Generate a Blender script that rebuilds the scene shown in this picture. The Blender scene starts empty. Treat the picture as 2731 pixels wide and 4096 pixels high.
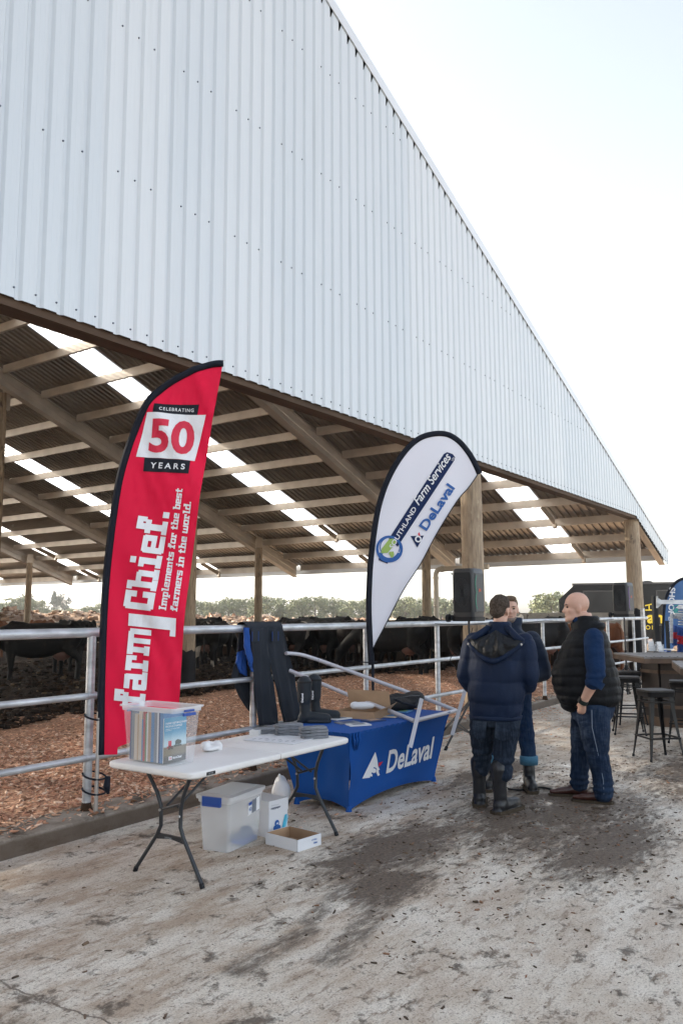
import bpy, bmesh, math, random
import numpy as np
from math import sin, cos, pi, radians, atan, sqrt, atan2
from mathutils import Vector, Matrix, noise

random.seed(7)
rng = np.random.default_rng(7)
S = bpy.context.scene
COL = S.collection

# ------------------------------------------------------------------ camera
# world: X runs along the cattle rail, Y goes into the barn, the photographer stands at (0, 0)
EYE = Vector((0, 0, 1.75))
FPX, ROLL, YAW, PITCH = 3240.0, 0.0045, radians(34.75), atan(407 / 3240.0)
_f0 = Vector((cos(YAW), sin(YAW), 0)); _r0 = Vector((sin(YAW), -cos(YAW), 0)); _u0 = Vector((0, 0, 1))
FW = _f0 * cos(PITCH) + _u0 * sin(PITCH)
_up = -_f0 * sin(PITCH) + _u0 * cos(PITCH)
RT = _r0 * cos(ROLL) - _up * sin(ROLL)
UP = _r0 * sin(ROLL) + _up * cos(ROLL)
cd = bpy.data.cameras.new('camera'); cam = bpy.data.objects.new('camera', cd); COL.objects.link(cam)
cd.sensor_fit = 'VERTICAL'; cd.sensor_height = 36; cd.lens = FPX / 4096 * 36
cd.clip_start = 0.1; cd.clip_end = 3000
m = Matrix((RT, UP, -FW)).transposed().to_4x4(); m.translation = EYE
cam.matrix_world = m
S.camera = cam

# ------------------------------------------------------------------ sky, sun, exposure
SUN_H, SUN_E = radians(100), radians(26)          # heading from +X towards +Y, elevation
w = bpy.data.worlds.new('World'); S.world = w; w.use_nodes = True
nt = w.node_tree; bg = nt.nodes['Background']
sky = nt.nodes.new('ShaderNodeTexSky'); sky.sky_type = 'NISHITA'; sky.sun_disc = False
sky.sun_elevation = SUN_E; sky.sun_rotation = pi / 2 - SUN_H
sky.air_density = 1.0; sky.dust_density = 1.6; sky.ozone_density = 1.0
hs = nt.nodes.new('ShaderNodeHueSaturation'); hs.inputs['Saturation'].default_value = .42
nt.links.new(sky.outputs[0], hs.inputs['Color']); nt.links.new(hs.outputs[0], bg.inputs[0]); bg.inputs[1].default_value = 0.125
sl = bpy.data.lights.new('sun', 'SUN'); sl.energy = 4.9; sl.angle = radians(0.5); sl.color = (1, 0.9, 0.76)
so = bpy.data.objects.new('sun', sl); COL.objects.link(so)
sd = Vector((cos(SUN_E) * cos(SUN_H), cos(SUN_E) * sin(SUN_H), sin(SUN_E)))
so.rotation_euler = sd.to_track_quat('Z', 'Y').to_euler(); so.location = (0, 60, 60)
vs = S.view_settings; vs.view_transform = 'Standard'; vs.look = 'None'; vs.gamma = 1
vs.exposure = 1.8
try: vs.use_curve_mapping = False
except Exception: pass

# ------------------------------------------------------------------ small helpers
def ray(x, y): return FW + RT * ((x - 1365.5) / FPX) - UP * ((y - 2048) / FPX)
def at_z(x, y, z=0.0):
    d = ray(x, y); return EYE + d * ((z - EYE.z) / d.z)
def at_y(x, y, Y):
    d = ray(x, y); return EYE + d * (Y / d.y)
def at_x(x, y, X):
    d = ray(x, y); return EYE + d * (X / d.x)
def at_d(x, y, D): return EYE + ray(x, y) * D
def at_plane(x, y, P, n):
    d = ray(x, y); return EYE + d * ((P - EYE).dot(n) / d.dot(n))

def tag(o, label=None, cat=None, group=None, kind=None):
    if label: o['label'] = label
    if cat: o['category'] = cat
    if group: o['group'] = group
    if kind: o['kind'] = kind
    return o
def empty(name, loc, rz=0, label=None, cat=None, group=None):
    o = bpy.data.objects.new(name, None); COL.objects.link(o)
    o.empty_display_size = 0.2; o.location = loc; o.rotation_euler = (0, 0, rz)
    return tag(o, label, cat, group)
def link(name, me, parent=None, loc=(0, 0, 0), world=True):
    o = bpy.data.objects.new(name, me); COL.objects.link(o)
    if parent is not None:
        o.parent = parent
        if world:      # geometry given in world space, parent sits at its own base
            o.matrix_parent_inverse = pm(parent).inverted()
    o.location = loc
    return o
def pm(o):
    mm = Matrix.Translation(o.location) @ o.rotation_euler.to_matrix().to_4x4() @ Matrix.Diagonal((*o.scale, 1))
    return (pm(o.parent) @ o.matrix_parent_inverse @ mm) if o.parent else mm
def copy_tree(o, parent=None):
    c = o.copy(); COL.objects.link(c)
    if parent is not None:
        c.parent = parent; c.matrix_parent_inverse = o.matrix_parent_inverse.copy()
    for ch in list(o.children): copy_tree(ch, c)
    return c

class MB:
    def __init__(s): s.v = []; s.f = []; s.m = []; s.cm = 0
    def add(s, vs, fs):
        n = len(s.v); s.v += [tuple(p) for p in vs]
        for f in fs: s.f.append(tuple(n + i for i in f)); s.m.append(s.cm)
        return s
    def box(s, a, b):
        x0, y0, z0 = a; x1, y1, z1 = b
        return s.add([(x0, y0, z0), (x1, y0, z0), (x1, y1, z0), (x0, y1, z0), (x0, y0, z1), (x1, y0, z1), (x1, y1, z1), (x0, y1, z1)],
                     [(0, 3, 2, 1), (4, 5, 6, 7), (0, 1, 5, 4), (1, 2, 6, 5), (2, 3, 7, 6), (3, 0, 4, 7)])
    def obox(s, c, ax, ay, az):          # oriented box, half vectors
        c, ax, ay, az = map(Vector, (c, ax, ay, az))
        P = [c + ax * i + ay * j + az * k for k in (-1, 1) for i, j in ((-1, -1), (1, -1), (1, 1), (-1, 1))]
        return s.add(P, [(0, 3, 2, 1), (4, 5, 6, 7), (0, 1, 5, 4), (1, 2, 6, 5), (2, 3, 7, 6), (3, 0, 4, 7)])
    def bar(s, p0, p1, w, h, up=(0, 0, 1)):
        p0, p1 = Vector(p0), Vector(p1); d = p1 - p0; u = Vector(up)
        sd_ = d.cross(u).normalized(); u2 = sd_.cross(d).normalized()
        return s.obox((p0 + p1) / 2, d / 2, sd_ * w / 2, u2 * h / 2)
    def tube(s, pts, r, n=8, caps=True):
        pts = [Vector(p) for p in pts]; rs = r if isinstance(r, (list, tuple)) else [r] * len(pts)
        b = len(s.v); up = None
        for i, p in enumerate(pts):
            t = (pts[min(i + 1, len(pts) - 1)] - pts[max(i - 1, 0)]).normalized()
            if up is None: up = Vector((0, 0, 1)) if abs(t.z) < 0.9 else Vector((1, 0, 0))
            a = t.cross(up).normalized(); c = a.cross(t).normalized(); up = c
            for k in range(n):
                q = 2 * pi * k / n; s.v.append(tuple(p + (a * cos(q) + c * sin(q)) * rs[i]))
        for i in range(len(pts) - 1):
            for k in range(n):
                k2 = (k + 1) % n
                s.f.append((b + i * n + k, b + i * n + k2, b + (i + 1) * n + k2, b + (i + 1) * n + k)); s.m.append(s.cm)
        if caps:
            s.f.append(tuple(b + k for k in reversed(range(n)))); s.m.append(s.cm)
            e = b + (len(pts) - 1) * n; s.f.append(tuple(e + k for k in range(n))); s.m.append(s.cm)
        return s
    def rings(s, rings, closed=True, caps=True):   # list of rings, each the same number of points
        n = len(rings[0]); b = len(s.v)
        for R in rings: s.v += [tuple(p) for p in R]
        for i in range(len(rings) - 1):
            for k in range(n if closed else n - 1):
                k2 = (k + 1) % n
                s.f.append((b + i * n + k, b + i * n + k2, b + (i + 1) * n + k2, b + (i + 1) * n + k)); s.m.append(s.cm)
        if caps and closed:
            s.f.append(tuple(b + k for k in reversed(range(n)))); s.m.append(s.cm)
            e = b + (len(rings) - 1) * n; s.f.append(tuple(e + k for k in range(n))); s.m.append(s.cm)
        return s
    def prism(s, poly, d):               # closed polygon (3d points) pushed along d
        d = Vector(d); P = [Vector(p) for p in poly]; n = len(P)
        return s.add(P + [p + d for p in P], [tuple(reversed(range(n))), tuple(range(n, 2 * n))] + [(i, (i + 1) % n, n + (i + 1) % n, n + i) for i in range(n)])
    def grid(s, fn, nu, nv):
        b = len(s.v)
        for j in range(nv + 1):
            for i in range(nu + 1): s.v.append(tuple(fn(i / nu, j / nv)))
        for j in range(nv):
            for i in range(nu):
                a = b + j * (nu + 1) + i; s.f.append((a, a + 1, a + nu + 2, a + nu + 1)); s.m.append(s.cm)
        return s
    def mesh(s, name, mats, smooth=False, bevel=0):
        me = bpy.data.meshes.new(name); me.from_pydata(s.v, [], s.f)
        if not isinstance(mats, (list, tuple)): mats = [mats]
        for q in mats: me.materials.append(q)
        if len(mats) > 1: me.polygons.foreach_set('material_index', s.m)
        bm = bmesh.new(); bm.from_mesh(me)
        if bevel:
            bmesh.ops.bevel(bm, geom=[e for e in bm.edges if len(e.link_faces) == 2 and e.calc_face_angle(0) > 0.6] , offset=bevel, segments=2, affect='EDGES', clamp_overlap=True)
        bmesh.ops.recalc_face_normals(bm, faces=bm.faces); bm.to_mesh(me); bm.free()
        if smooth:
            me.polygons.foreach_set('use_smooth', [True] * len(me.polygons))
            if smooth != 'all':
                try: me.set_sharp_from_angle(angle=radians(40))
                except Exception: pass
        me.update(); return me
    def build(s, name, mats, parent=None, smooth=False, bevel=0, world=True):
        return link(name, s.mesh(name, mats, smooth, bevel), parent, world=world)

# ------------------------------------------------------------------ materials
def mat(name, col=(.5, .5, .5), rough=.6, metal=0, noise=None, bump=None, spec=None, trans=0, emis=None, alpha=None, coat=0, sheen=0):
    """noise=(scale, amount, detail[, stretch]) varies the colour; bump=(scale, strength[, stretch])"""
    M = bpy.data.materials.new(name); M.use_nodes = True; t = M.node_tree; b = t.nodes['Principled BSDF']
    b.inputs['Base Color'].default_value = (*col, 1); b.inputs['Roughness'].default_value = rough; b.inputs['Metallic'].default_value = metal
    if spec is None and rough >= .42 and not metal and max(col) < .12: spec = .18
    if spec is not None: b.inputs['Specular IOR Level'].default_value = spec
    if trans: b.inputs['Transmission Weight'].default_value = trans
    if coat: b.inputs['Coat Weight'].default_value = coat
    if sheen: b.inputs['Sheen Weight'].default_value = sheen
    if emis: b.inputs['Emission Color'].default_value = (*emis[0], 1); b.inputs['Emission Strength'].default_value = emis[1]
    if alpha is not None: b.inputs['Alpha'].default_value = alpha
    tc = t.nodes.new('ShaderNodeTexCoord')
    def nz(scale, detail, stretch):
        mp = t.nodes.new('ShaderNodeMapping'); t.links.new(tc.outputs['Object'], mp.inputs[0]); mp.inputs['Scale'].default_value = stretch
        n = t.nodes.new('ShaderNodeTexNoise'); n.inputs['Scale'].default_value = scale; n.inputs['Detail'].default_value = detail
        t.links.new(mp.outputs[0], n.inputs[0]); return n
    if noise:
        st = noise[3] if len(noise) > 3 else (1, 1, 1)
        n = nz(noise[0], noise[2], st); mr = t.nodes.new('ShaderNodeMapRange')
        mr.inputs[1].default_value = .3; mr.inputs[2].default_value = .7; mr.inputs[3].default_value = 1 - noise[1]; mr.inputs[4].default_value = 1 + noise[1]
        t.links.new(n.outputs[0], mr.inputs[0])
        mx = t.nodes.new('ShaderNodeVectorMath'); mx.operation = 'SCALE'; mx.inputs[0].default_value = col
        t.links.new(mr.outputs[0], mx.inputs['Scale']); t.links.new(mx.outputs[0], b.inputs['Base Color'])
    if bump:
        st = bump[2] if len(bump) > 2 else (1, 1, 1)
        n = nz(bump[0], 6, st); bp = t.nodes.new('ShaderNodeBump'); bp.inputs['Strength'].default_value = bump[1]; bp.inputs['Distance'].default_value = .02
        t.links.new(n.outputs[0], bp.inputs['Height']); t.links.new(bp.outputs[0], b.inputs['Normal'])
    return M
class NT:      # tiny node graph helper
    def __init__(s, M): s.t = M.node_tree; s.b = s.t.nodes['Principled BSDF']; s.tc = s.t.nodes.new('ShaderNodeTexCoord')
    def n(s, typ, **kw):
        q = s.t.nodes.new(typ)
        for k, v in kw.items():
            if k.startswith('i'):
                key = k[1:]; q.inputs[int(key) if key.isdigit() else key].default_value = v
            else: setattr(q, k, v)
        return q
    def l(s, a, b): s.t.links.new(a, b)
    def noise(s, scale, detail=5, stretch=(1, 1, 1), rough=.55, dist=0, loc=(0, 0, 0), coord='Object'):
        mp = s.n('ShaderNodeMapping'); mp.inputs['Scale'].default_value = stretch; mp.inputs['Location'].default_value = loc
        s.l(s.tc.outputs[coord], mp.inputs[0])
        q = s.n('ShaderNodeTexNoise'); q.inputs['Scale'].default_value = scale; q.inputs['Detail'].default_value = detail
        q.inputs['Roughness'].default_value = rough; q.inputs['Distortion'].default_value = dist
        s.l(mp.outputs[0], q.inputs[0]); return q.outputs[0]
    def ramp(s, src, a, b, lo=0., hi=1.):
        q = s.n('ShaderNodeMapRange'); q.interpolation_type = 'SMOOTHSTEP'
        for i, v in ((1, a), (2, b), (3, lo), (4, hi)): q.inputs[i].default_value = v
        s.l(src, q.inputs[0]); return q.outputs[0]
    def math(s, op, a, b):
        q = s.n('ShaderNodeMath', operation=op)
        for i, v in ((0, a), (1, b)):
            if isinstance(v, (int, float)): q.inputs[i].default_value = v
            else: s.l(v, q.inputs[i])
        return q.outputs[0]
    def mix(s, fac, a, b):
        q = s.n('ShaderNodeMix', data_type='RGBA')
        for i, v in ((0, fac), (6, a), (7, b)):
            if isinstance(v, (int, float)): q.inputs[i].default_value = v
            elif isinstance(v, tuple): q.inputs[i].default_value = (*v[:3], 1)
            else: s.l(v, q.inputs[i])
        return q.outputs[2]
    def bump(s, h, strength=.5, dist=.02):
        q = s.n('ShaderNodeBump'); q.inputs['Strength'].default_value = strength; q.inputs['Distance'].default_value = dist
        s.l(h, q.inputs['Height']); s.l(q.outputs[0], s.b.inputs['Normal'])

M_clad = mat('painted_cladding_steel', (.58, .62, .65), .38, .12, noise=(1.2, .05, 4, (1, 1, .15)))
g = NT(M_clad); _oi = g.n('ShaderNodeObjectInfo'); _st = g.noise(5, 7, (1, 1, .06), rough=.7)
_c = g.mix(g.ramp(_oi.outputs['Random'], 0, 1), (.56, .605, .64), (.61, .645, .67)); _c = g.mix(g.ramp(_st, .52, .72, 0, .30), _c, (.46, .49, .50)); _c = g.mix(g.ramp(g.noise(.6, 5, (1, 1, .5)), .5, .7, 0, .22), _c, (.66, .68, .69))
g.l(_c, g.b.inputs['Base Color']); g.bump(g.noise(1.6, 3, (1, 1, .35)), .25, .05)
M_trimw = mat('white_flashing_steel', (.66, .68, .70), .4, .3, noise=(.8, .05, 3))
M_galv = mat('galvanised_purlin_steel', (.58, .53, .47), .42, .3, noise=(1.5, .16, 5), bump=(14, .08))
M_galvd = mat('weathered_galvanised_steel', (.50, .44, .37), .5, .45, noise=(2, .2, 5), bump=(9, .1))
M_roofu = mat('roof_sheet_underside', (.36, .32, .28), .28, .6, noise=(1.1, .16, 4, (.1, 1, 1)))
M_rail = mat('galvanised_rail', (.50, .52, .545), .42, .5, noise=(5, .28, 7, (1, 1, 3)), bump=(40, .12))
M_skyl = bpy.data.materials.new('fibreglass_skylight'); M_skyl.use_nodes = True
_t = M_skyl.node_tree; _t.nodes.clear(); _o = _t.nodes.new('ShaderNodeOutputMaterial'); _a = _t.nodes.new('ShaderNodeBsdfTranslucent'); _a.inputs[0].default_value = (.95, .95, .93, 1)
_b = _t.nodes.new('ShaderNodeBsdfTransparent'); _b.inputs[0].default_value = (.9, .9, .9, 1); _m = _t.nodes.new('ShaderNodeMixShader'); _m.inputs[0].default_value = .25
_t.links.new(_a.outputs[0], _m.inputs[1]); _t.links.new(_b.outputs[0], _m.inputs[2]); _t.links.new(_m.outputs[0], _o.inputs[0])
M_skyl.use_fake_user = False

def post_mat():
    M = mat('round_timber_post', (.30, .21, .12), .75); g = NT(M)
    gr = g.noise(5, 6, (6, 6, .7)); kn = g.noise(2.3, 3, (2.5, 2.5, 1), loc=(3, 1, 0)); sc = g.noise(14, 2, (1, 1, .5))
    c = g.mix(g.ramp(gr, .3, .72), (.40, .31, .21), (.23, .17, .115)); c = g.mix(g.ramp(kn, .60, .74), c, (.10, .07, .05))
    c = g.mix(g.ramp(sc, .62, .7, 0, .5), c, (.47, .39, .27))
    g.l(c, g.b.inputs['Base Color']); g.bump(gr, .55, .02); return M
M_post = post_mat()
M_beam = mat('brown_timber_girt', (.085, .055, .037), .7, noise=(3, .3, 6, (.3, 3, 3)), bump=(8, .3, (.2, 2, 2)))
M_tar_shade = mat('black_tar_and_gap_shade', (.012, .012, .014), .5, noise=(3, .3, 4), bump=(5, .5))
M_black = mat('black_plastic', (.014, .015, .017), .42, bump=(60, .05))
M_rub = mat('black_rubber', (.013, .014, .016), .5)
M_white = mat('white_plastic', (.72, .72, .72), .45)
M_pvc = mat('cream_pvc', (.62, .55, .45), .4)

# ------------------------------------------------------------------ ground
def yard_mat():
    M = mat('dirty_concrete', (.4, .38, .35), .8); g = NT(M); b = g.b
    n1 = g.noise(.9, 8, rough=.65); n2 = g.noise(7, 8, rough=.7); n3 = g.noise(38, 5, rough=.7); nf = g.noise(140, 3)
    c = g.mix(g.ramp(n1, .32, .68), (.80, .745, .65), (.64, .575, .48))
    c = g.mix(g.ramp(n2, .45, .75, 0, .6), c, (.78, .73, .66))
    c = g.mix(g.ramp(nf, .35, .7, 0, .4), c, (.32, .275, .225))
    # brown silt film, stronger towards the kerb
    sp = g.n('ShaderNodeSeparateXYZ'); g.l(g.tc.outputs['Object'], sp.inputs[0]); X, Y = sp.outputs[0], sp.outputs[1]
    silt = g.math('MULTIPLY', g.ramp(Y, 0.5, 4.2, .45, .85), g.ramp(g.noise(2.6, 9, (.6, 1.3, 1), rough=.75, loc=(5, 2, 0)), .40, .62))
    c = g.mix(silt, c, (.37, .265, .18))
    st2 = g.ramp(g.noise(11, 8, (.5, 1.5, 1), rough=.75, loc=(1, 1, 8)), .53, .63, 0, .75); c = g.mix(st2, c, (.23, .165, .115)); sp3 = g.ramp(g.noise(70, 4, (1, 1, 1), rough=.7, loc=(2, 6, 1)), .52, .64, 0, .7); c = g.mix(sp3, c, (.20, .155, .12))
    # trampled dung round the standing people, wheel smears in front of it
    def blob(cx, cy, rx, ry, soft=.5):
        ax = g.math('MULTIPLY', g.math('SUBTRACT', X, cx), 1 / rx); ay = g.math('MULTIPLY', g.math('SUBTRACT', Y, cy), 1 / ry)
        d = g.math('SQRT', g.math('ADD', g.math('MULTIPLY', ax, ax), g.math('MULTIPLY', ay, ay)), 0)
        return g.ramp(d, 1.0, 1 - soft, 0, 1)
    mask = blob(7.2, 2.75, 2.7, 1.45, .95)
    for a in ((5.5, 3.3, 1.7, .7, .95), (10.2, 1.6, 3.6, 2.1, .95), (4.7, 2.9, .8, .45, .95), (6.4, 2.0, 1.8, .7, .95), (8.6, 3.9, 1.9, .6, .95)  ):
        mask = g.math('MAXIMUM', mask, blob(*a))
    patch = g.noise(3.2, 10, (.6, 1.3, 1), rough=.76, loc=(1, 7, 0), dist=.6); patch2 = g.noise(13, 8, (.55, 1.6, 1), rough=.76, dist=.4)
    k = g.math('ADD', g.math('MULTIPLY', mask, .27), g.math('ADD', g.math('MULTIPLY', patch, .52), g.math('MULTIPLY', patch2, .48)))
    mud = g.math('MULTIPLY', g.ramp(k, .58, .73), .94)
    # short smeared wheel marks
    def seg(ax_, ay_, bx_, by_, w_):
        dx, dy = bx_ - ax_, by_ - ay_; L2 = dx * dx + dy * dy
        t = g.math('MULTIPLY', g.math('ADD', g.math('MULTIPLY', g.math('SUBTRACT', X, ax_), dx), g.math('MULTIPLY', g.math('SUBTRACT', Y, ay_), dy)), 1 / L2)
        t = g.math('MINIMUM', g.math('MAXIMUM', t, 0), 1)
        ex = g.math('SUBTRACT', g.math('SUBTRACT', X, ax_), g.math('MULTIPLY', t, dx)); ey = g.math('SUBTRACT', g.math('SUBTRACT', Y, ay_), g.math('MULTIPLY', t, dy))
        return g.ramp(g.math('SQRT', g.math('ADD', g.math('MULTIPLY', ex, ex), g.math('MULTIPLY', ey, ey)), 0), w_, w_ * .35, 0, 1)
    tr = seg(3.2, 2.86, 3.8, 2.88, .11)
    for a in ((3.55, 2.55, 4.4, 2.74, .12), (4.4, 2.74, 5.6, 3.15, .10), (3.9, 2.95, 4.9, 3.25, .09)): tr = g.math('MAXIMUM', tr, seg(*a))
    tr = g.math('MULTIPLY', tr, g.ramp(g.noise(7, 8, (1, 2.5, 1), rough=.75, loc=(3, 3, 0)), .40, .60))
    mud = g.math('MAXIMUM', mud, g.math('MULTIPLY', tr, .8))
    wob = g.math('MULTIPLY', g.math('SUBTRACT', g.noise(9, 4, rough=.6, loc=(0, 5, 5)), .5), .10); X0 = X; X = g.math('ADD', X, wob)
    crack = seg(2.47, 3.9, 2.465, 3.48, .010)
    for a in ((2.465, 3.48, 2.467, 3.22, .009), (2.467, 3.22, 2.50, 3.0, .009), (2.50, 3.0, 2.43, 2.4, .008)): crack = g.math('MAXIMUM', crack, seg(*a))
    X = X0; mud = g.math('MAXIMUM', mud, g.math('MULTIPLY', crack, .75))
    spots = g.ramp(g.noise(5.2, 8, rough=.72, loc=(9, 4, 2), dist=.25), .56, .66, 0, .85)
    mud = g.math('MAXIMUM', mud, spots)
    specks = g.ramp(g.noise(24, 6, rough=.7), .585, .67, 0, .8)
    mc = g.mix(g.ramp(n3, .35, .7), (.045, .031, .022), (.17, .12, .08))
    c = g.mix(g.math('MAXIMUM', mud, specks), c, mc)
    g.l(c, b.inputs['Base Color'])
    wet = g.math('MULTIPLY', g.ramp(g.noise(2.1, 5, rough=.6, loc=(2, 2, 5)), .47, .60), g.math('MAXIMUM', blob(8.4, 2.9, 3.2, 1.5, .6), blob(12, 2.2, 3, 1.6, .6)))
    r = g.math('SUBTRACT', .82, g.math('MULTIPLY', wet, .66)); g.l(g.math('SUBTRACT', r, g.math('MULTIPLY', mud, .1)), b.inputs['Roughness'])
    h = g.math('ADD', g.math('MULTIPLY', n3, .5), g.math('ADD', g.math('MULTIPLY', mud, 1.1), g.math('MULTIPLY', nf, .16)))
    h = g.math('MULTIPLY', h, g.math('SUBTRACT', 1, g.math('MULTIPLY', wet, .85)))
    g.bump(h, .75, .015); return M
M_yard = yard_mat()
def kerb_front(x): return 5.40 + .02 * x
# outer land
gm = MB(); gm.add([(-900, -900, -.06), (1500, -900, -.06), (1500, 1500, -.06), (-900, 1500, -.06)], [(0, 1, 2, 3)])
M_land = mat('pasture_soil', (.40, .29, .19), .9, noise=(.05, .4, 8), bump=(.6, .6))
tag(gm.build('pasture', M_land), kind='structure')
y = MB(); y.prism([(-30, -30, -.05), (62, -30, -.05), (62, kerb_front(62), -.05), (-30, kerb_front(-30), -.05)], (0, 0, .05))
tag(y.build('concrete_yard', M_yard), kind='structure')
# kerb, with a chipped uneven edge
kb = MB(); NK = 160
def kring(i):
    x = -30 + 56 * i / NK + 0; x = -6 + 34 * i / NK
    j = .012 * noise.noise(Vector((x * 2.3, 1, 0))); k = .010 * noise.noise(Vector((x * 3.7, 5, 0)))
    yf = kerb_front(x)
    return [(x, yf + .0 + j, -.03), (x, yf + .012 + j, .10 + k), (x, yf + .035 + j, .128 + k), (x, yf + .20, .135 + k * .5), (x, yf + .42, .135), (x, yf + .42, -.03)]
kb.rings([kring(i) for i in range(NK + 1)])
M_kerb = mat('old_kerb_concrete', (.27, .235, .20), .85); g = NT(M_kerb)
_s = g.n('ShaderNodeSeparateXYZ'); g.l(g.tc.outputs['Object'], _s.inputs[0])
_c = g.mix(g.ramp(g.noise(6, 8, rough=.7), .35, .68), (.33, .29, .245), (.20, .165, .13))
_c = g.mix(g.ramp(g.noise(2.2, 6, (1, 1, 3), rough=.7, loc=(4, 0, 0)), .50, .66), _c, (.055, .036, .022))
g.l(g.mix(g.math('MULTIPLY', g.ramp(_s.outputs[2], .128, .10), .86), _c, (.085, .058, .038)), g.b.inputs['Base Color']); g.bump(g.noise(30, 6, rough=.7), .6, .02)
tag(kb.build('kerb', M_kerb, smooth=True), kind='structure')
# pale cement fillet at the kerb foot
# bark bedding near the rail, dark trodden muck beyond it
def bed_h(x, y):
    return .10 + .035 * noise.noise(Vector((x * 1.1, y * 1.1, 0))) + .03 * noise.noise(Vector((x * 4, y * 4, 3)))
def muck_h(x, y):
    p = Vector((x, y, 0)); return .10 + .09 * noise.noise(p * 1.3) + .08 * abs(noise.noise(p * 4.1)) + .05 * noise.noise(p * 9)
def muck_edge(x): return 10.1 + 1.5 * min(1, max(0, (x - 7.5) / 5.5)) - 1.0 * min(1, max(0, (x - 19) / 3)) + .65 + .22 * sin(x * .9) + .3 * noise.noise(Vector((x * 1.7, 0, 0)))
bd = MB(); bd.grid(lambda a, b: (lambda x, y: (x, y, bed_h(x, y) * min(1, (y - 5.72) * 4 + .9)))(-6 + 34 * a, 5.80 + 7.0 * b), 300, 76)
M_bed = mat('bark_bed', (.2, .11, .06), .9); g = NT(M_bed)
_c = g.mix(g.ramp(g.noise(26, 4, rough=.6), .38, .62), (.22, .10, .058), (.58, .325, .20)); _c = g.mix(g.ramp(g.noise(60, 2), .62, .7), _c, (.66, .46, .30))
g.l(_c, g.b.inputs['Base Color']); g.bump(g.noise(26, 4, rough=.6), 1, .04)
tag(bd.build('bark_bed', M_bed), kind='structure')
M_muck = mat('trodden_muck', (.035, .022, .014), .85); g = NT(M_muck)
_c = g.mix(g.ramp(g.noise(9, 7, rough=.7), .4, .68), (.016, .010, .007), (.060, .034, .020)); g.l(_c, g.b.inputs['Base Color']); g.bump(g.noise(16, 7, rough=.75), 1, .08)
mk = MB()
def muck(a, b):
    x = -6 + 32 * a; y0 = muck_edge(x) + .3; y = y0 + (49 - y0) * (b ** 1.7)
    t = min(1, (y - y0) / .5); return (x, y, bed_h(x, y) * (1 - t) + muck_h(x, y) * t + .015 * t - .012)
mk.grid(muck, 300, 170)
tag(mk.build('muck_floor', M_muck, smooth='all'), kind='structure')
# ------------------------------------------------------------------ loose ground matter (nobody could count it)
def scatter(name, pts, size, mats, kind_shape='chip', seed=1, flat=.25, wts=None):
    r = np.random.default_rng(seed); n = len(pts)
    base = np.array([(-1, -.5, -.5), (.9, -.6, -.4), (1.1, .4, -.5), (-.8, .6, -.5), (-.7, -.4, .4), (.8, -.3, .6), (.6, .5, .4), (-1.0, .3, .5)]) * .5
    L = size[0] + (size[1] - size[0]) * r.random(n) ** 2
    W = L * (.35 + .45 * r.random(n)); T = L * flat * (.5 + r.random(n))
    V = base[None] + (r.random((n, 8, 3)) - .5) * .35
    V = V * np.stack([L, W, T], 1)[:, None, :]
    a = r.random(n) * 2 * pi; tx = (r.random(n) - .5) * 1.3; ty = (r.random(n) - .5) * 1.0
    if kind_shape == 'clod': tx *= .3; ty *= .3
    ca, sa = np.cos(a), np.sin(a)
    x, y_, z = V[..., 0], V[..., 1], V[..., 2]
    y2 = y_ * np.cos(tx)[:, None] - z * np.sin(tx)[:, None]; z2 = y_ * np.sin(tx)[:, None] + z * np.cos(tx)[:, None]
    x3 = x * np.cos(ty)[:, None] + z2 * np.sin(ty)[:, None]; z3 = -x * np.sin(ty)[:, None] + z2 * np.cos(ty)[:, None]
    X = x3 * ca[:, None] - y2 * sa[:, None]; Y = x3 * sa[:, None] + y2 * ca[:, None]
    P = np.stack([X, Y, z3], 2) + np.array(pts)[:, None, :]
    P[..., 2] += (T * .3)[:, None]
    F = np.array([(0, 3, 2, 1), (4, 5, 6, 7), (0, 1, 5, 4), (1, 2, 6, 5), (2, 3, 7, 6), (3, 0, 4, 7)])
    FF = (F[None] + (np.arange(n) * 8)[:, None, None]).reshape(-1, 4)
    me = bpy.data.meshes.new(name); me.vertices.add(n * 8); me.vertices.foreach_set('co', P.reshape(-1))
    me.loops.add(len(FF) * 4); me.loops.foreach_set('vertex_index', FF.reshape(-1))
    me.polygons.add(len(FF)); me.polygons.foreach_set('loop_start', np.arange(len(FF)) * 4); me.polygons.foreach_set('loop_total', np.full(len(FF), 4))
    for q in mats: me.materials.append(q)
    mi = r.choice(len(mats), n, p=wts); me.polygons.foreach_set('material_index', np.repeat(mi, 6))
    me.update(); me.validate(); return me
M_ch = [mat('bark_chip_' + n, c, .85, noise=(20, .3, 3)) for n, c in (('tan', (.70, .41, .265)), ('brown', (.52, .26, .16)), ('pale', (.83, .61, .46)), ('dark', (.22, .11, .06)))]
def chips_pts(x0, x1, y0, y1, dens, r):
    n = int((x1 - x0) * (y1 - y0) * dens); xs = x0 + (x1 - x0) * r.random(n); ys = y0 + (y1 - y0) * r.random(n); out = []
    for x, y in zip(xs, ys):
        e = muck_edge(x)
        if y > e + .5: continue
        if y > e - .7 and r.random() < (y - e + .7) / 1.1: continue
        out.append((x, y, bed_h(x, y) * min(1, (y - 5.72) * 4 + .9)))
    return out
r = np.random.default_rng(3)
P = chips_pts(3, 8.2, 5.84, 9.6, 520, r) + chips_pts(5, 12, 5.84, 12.6, 300, r) + chips_pts(12, 27, 5.84, 12.8, 150, r)
for i in range(1700):      # spilled on the kerb top
    x = 3 + 15 * r.random() ** 1.3; y = kerb_front(x) + .42 - .36 * r.random() ** 1.8; P.append((x, y, .137))
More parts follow.
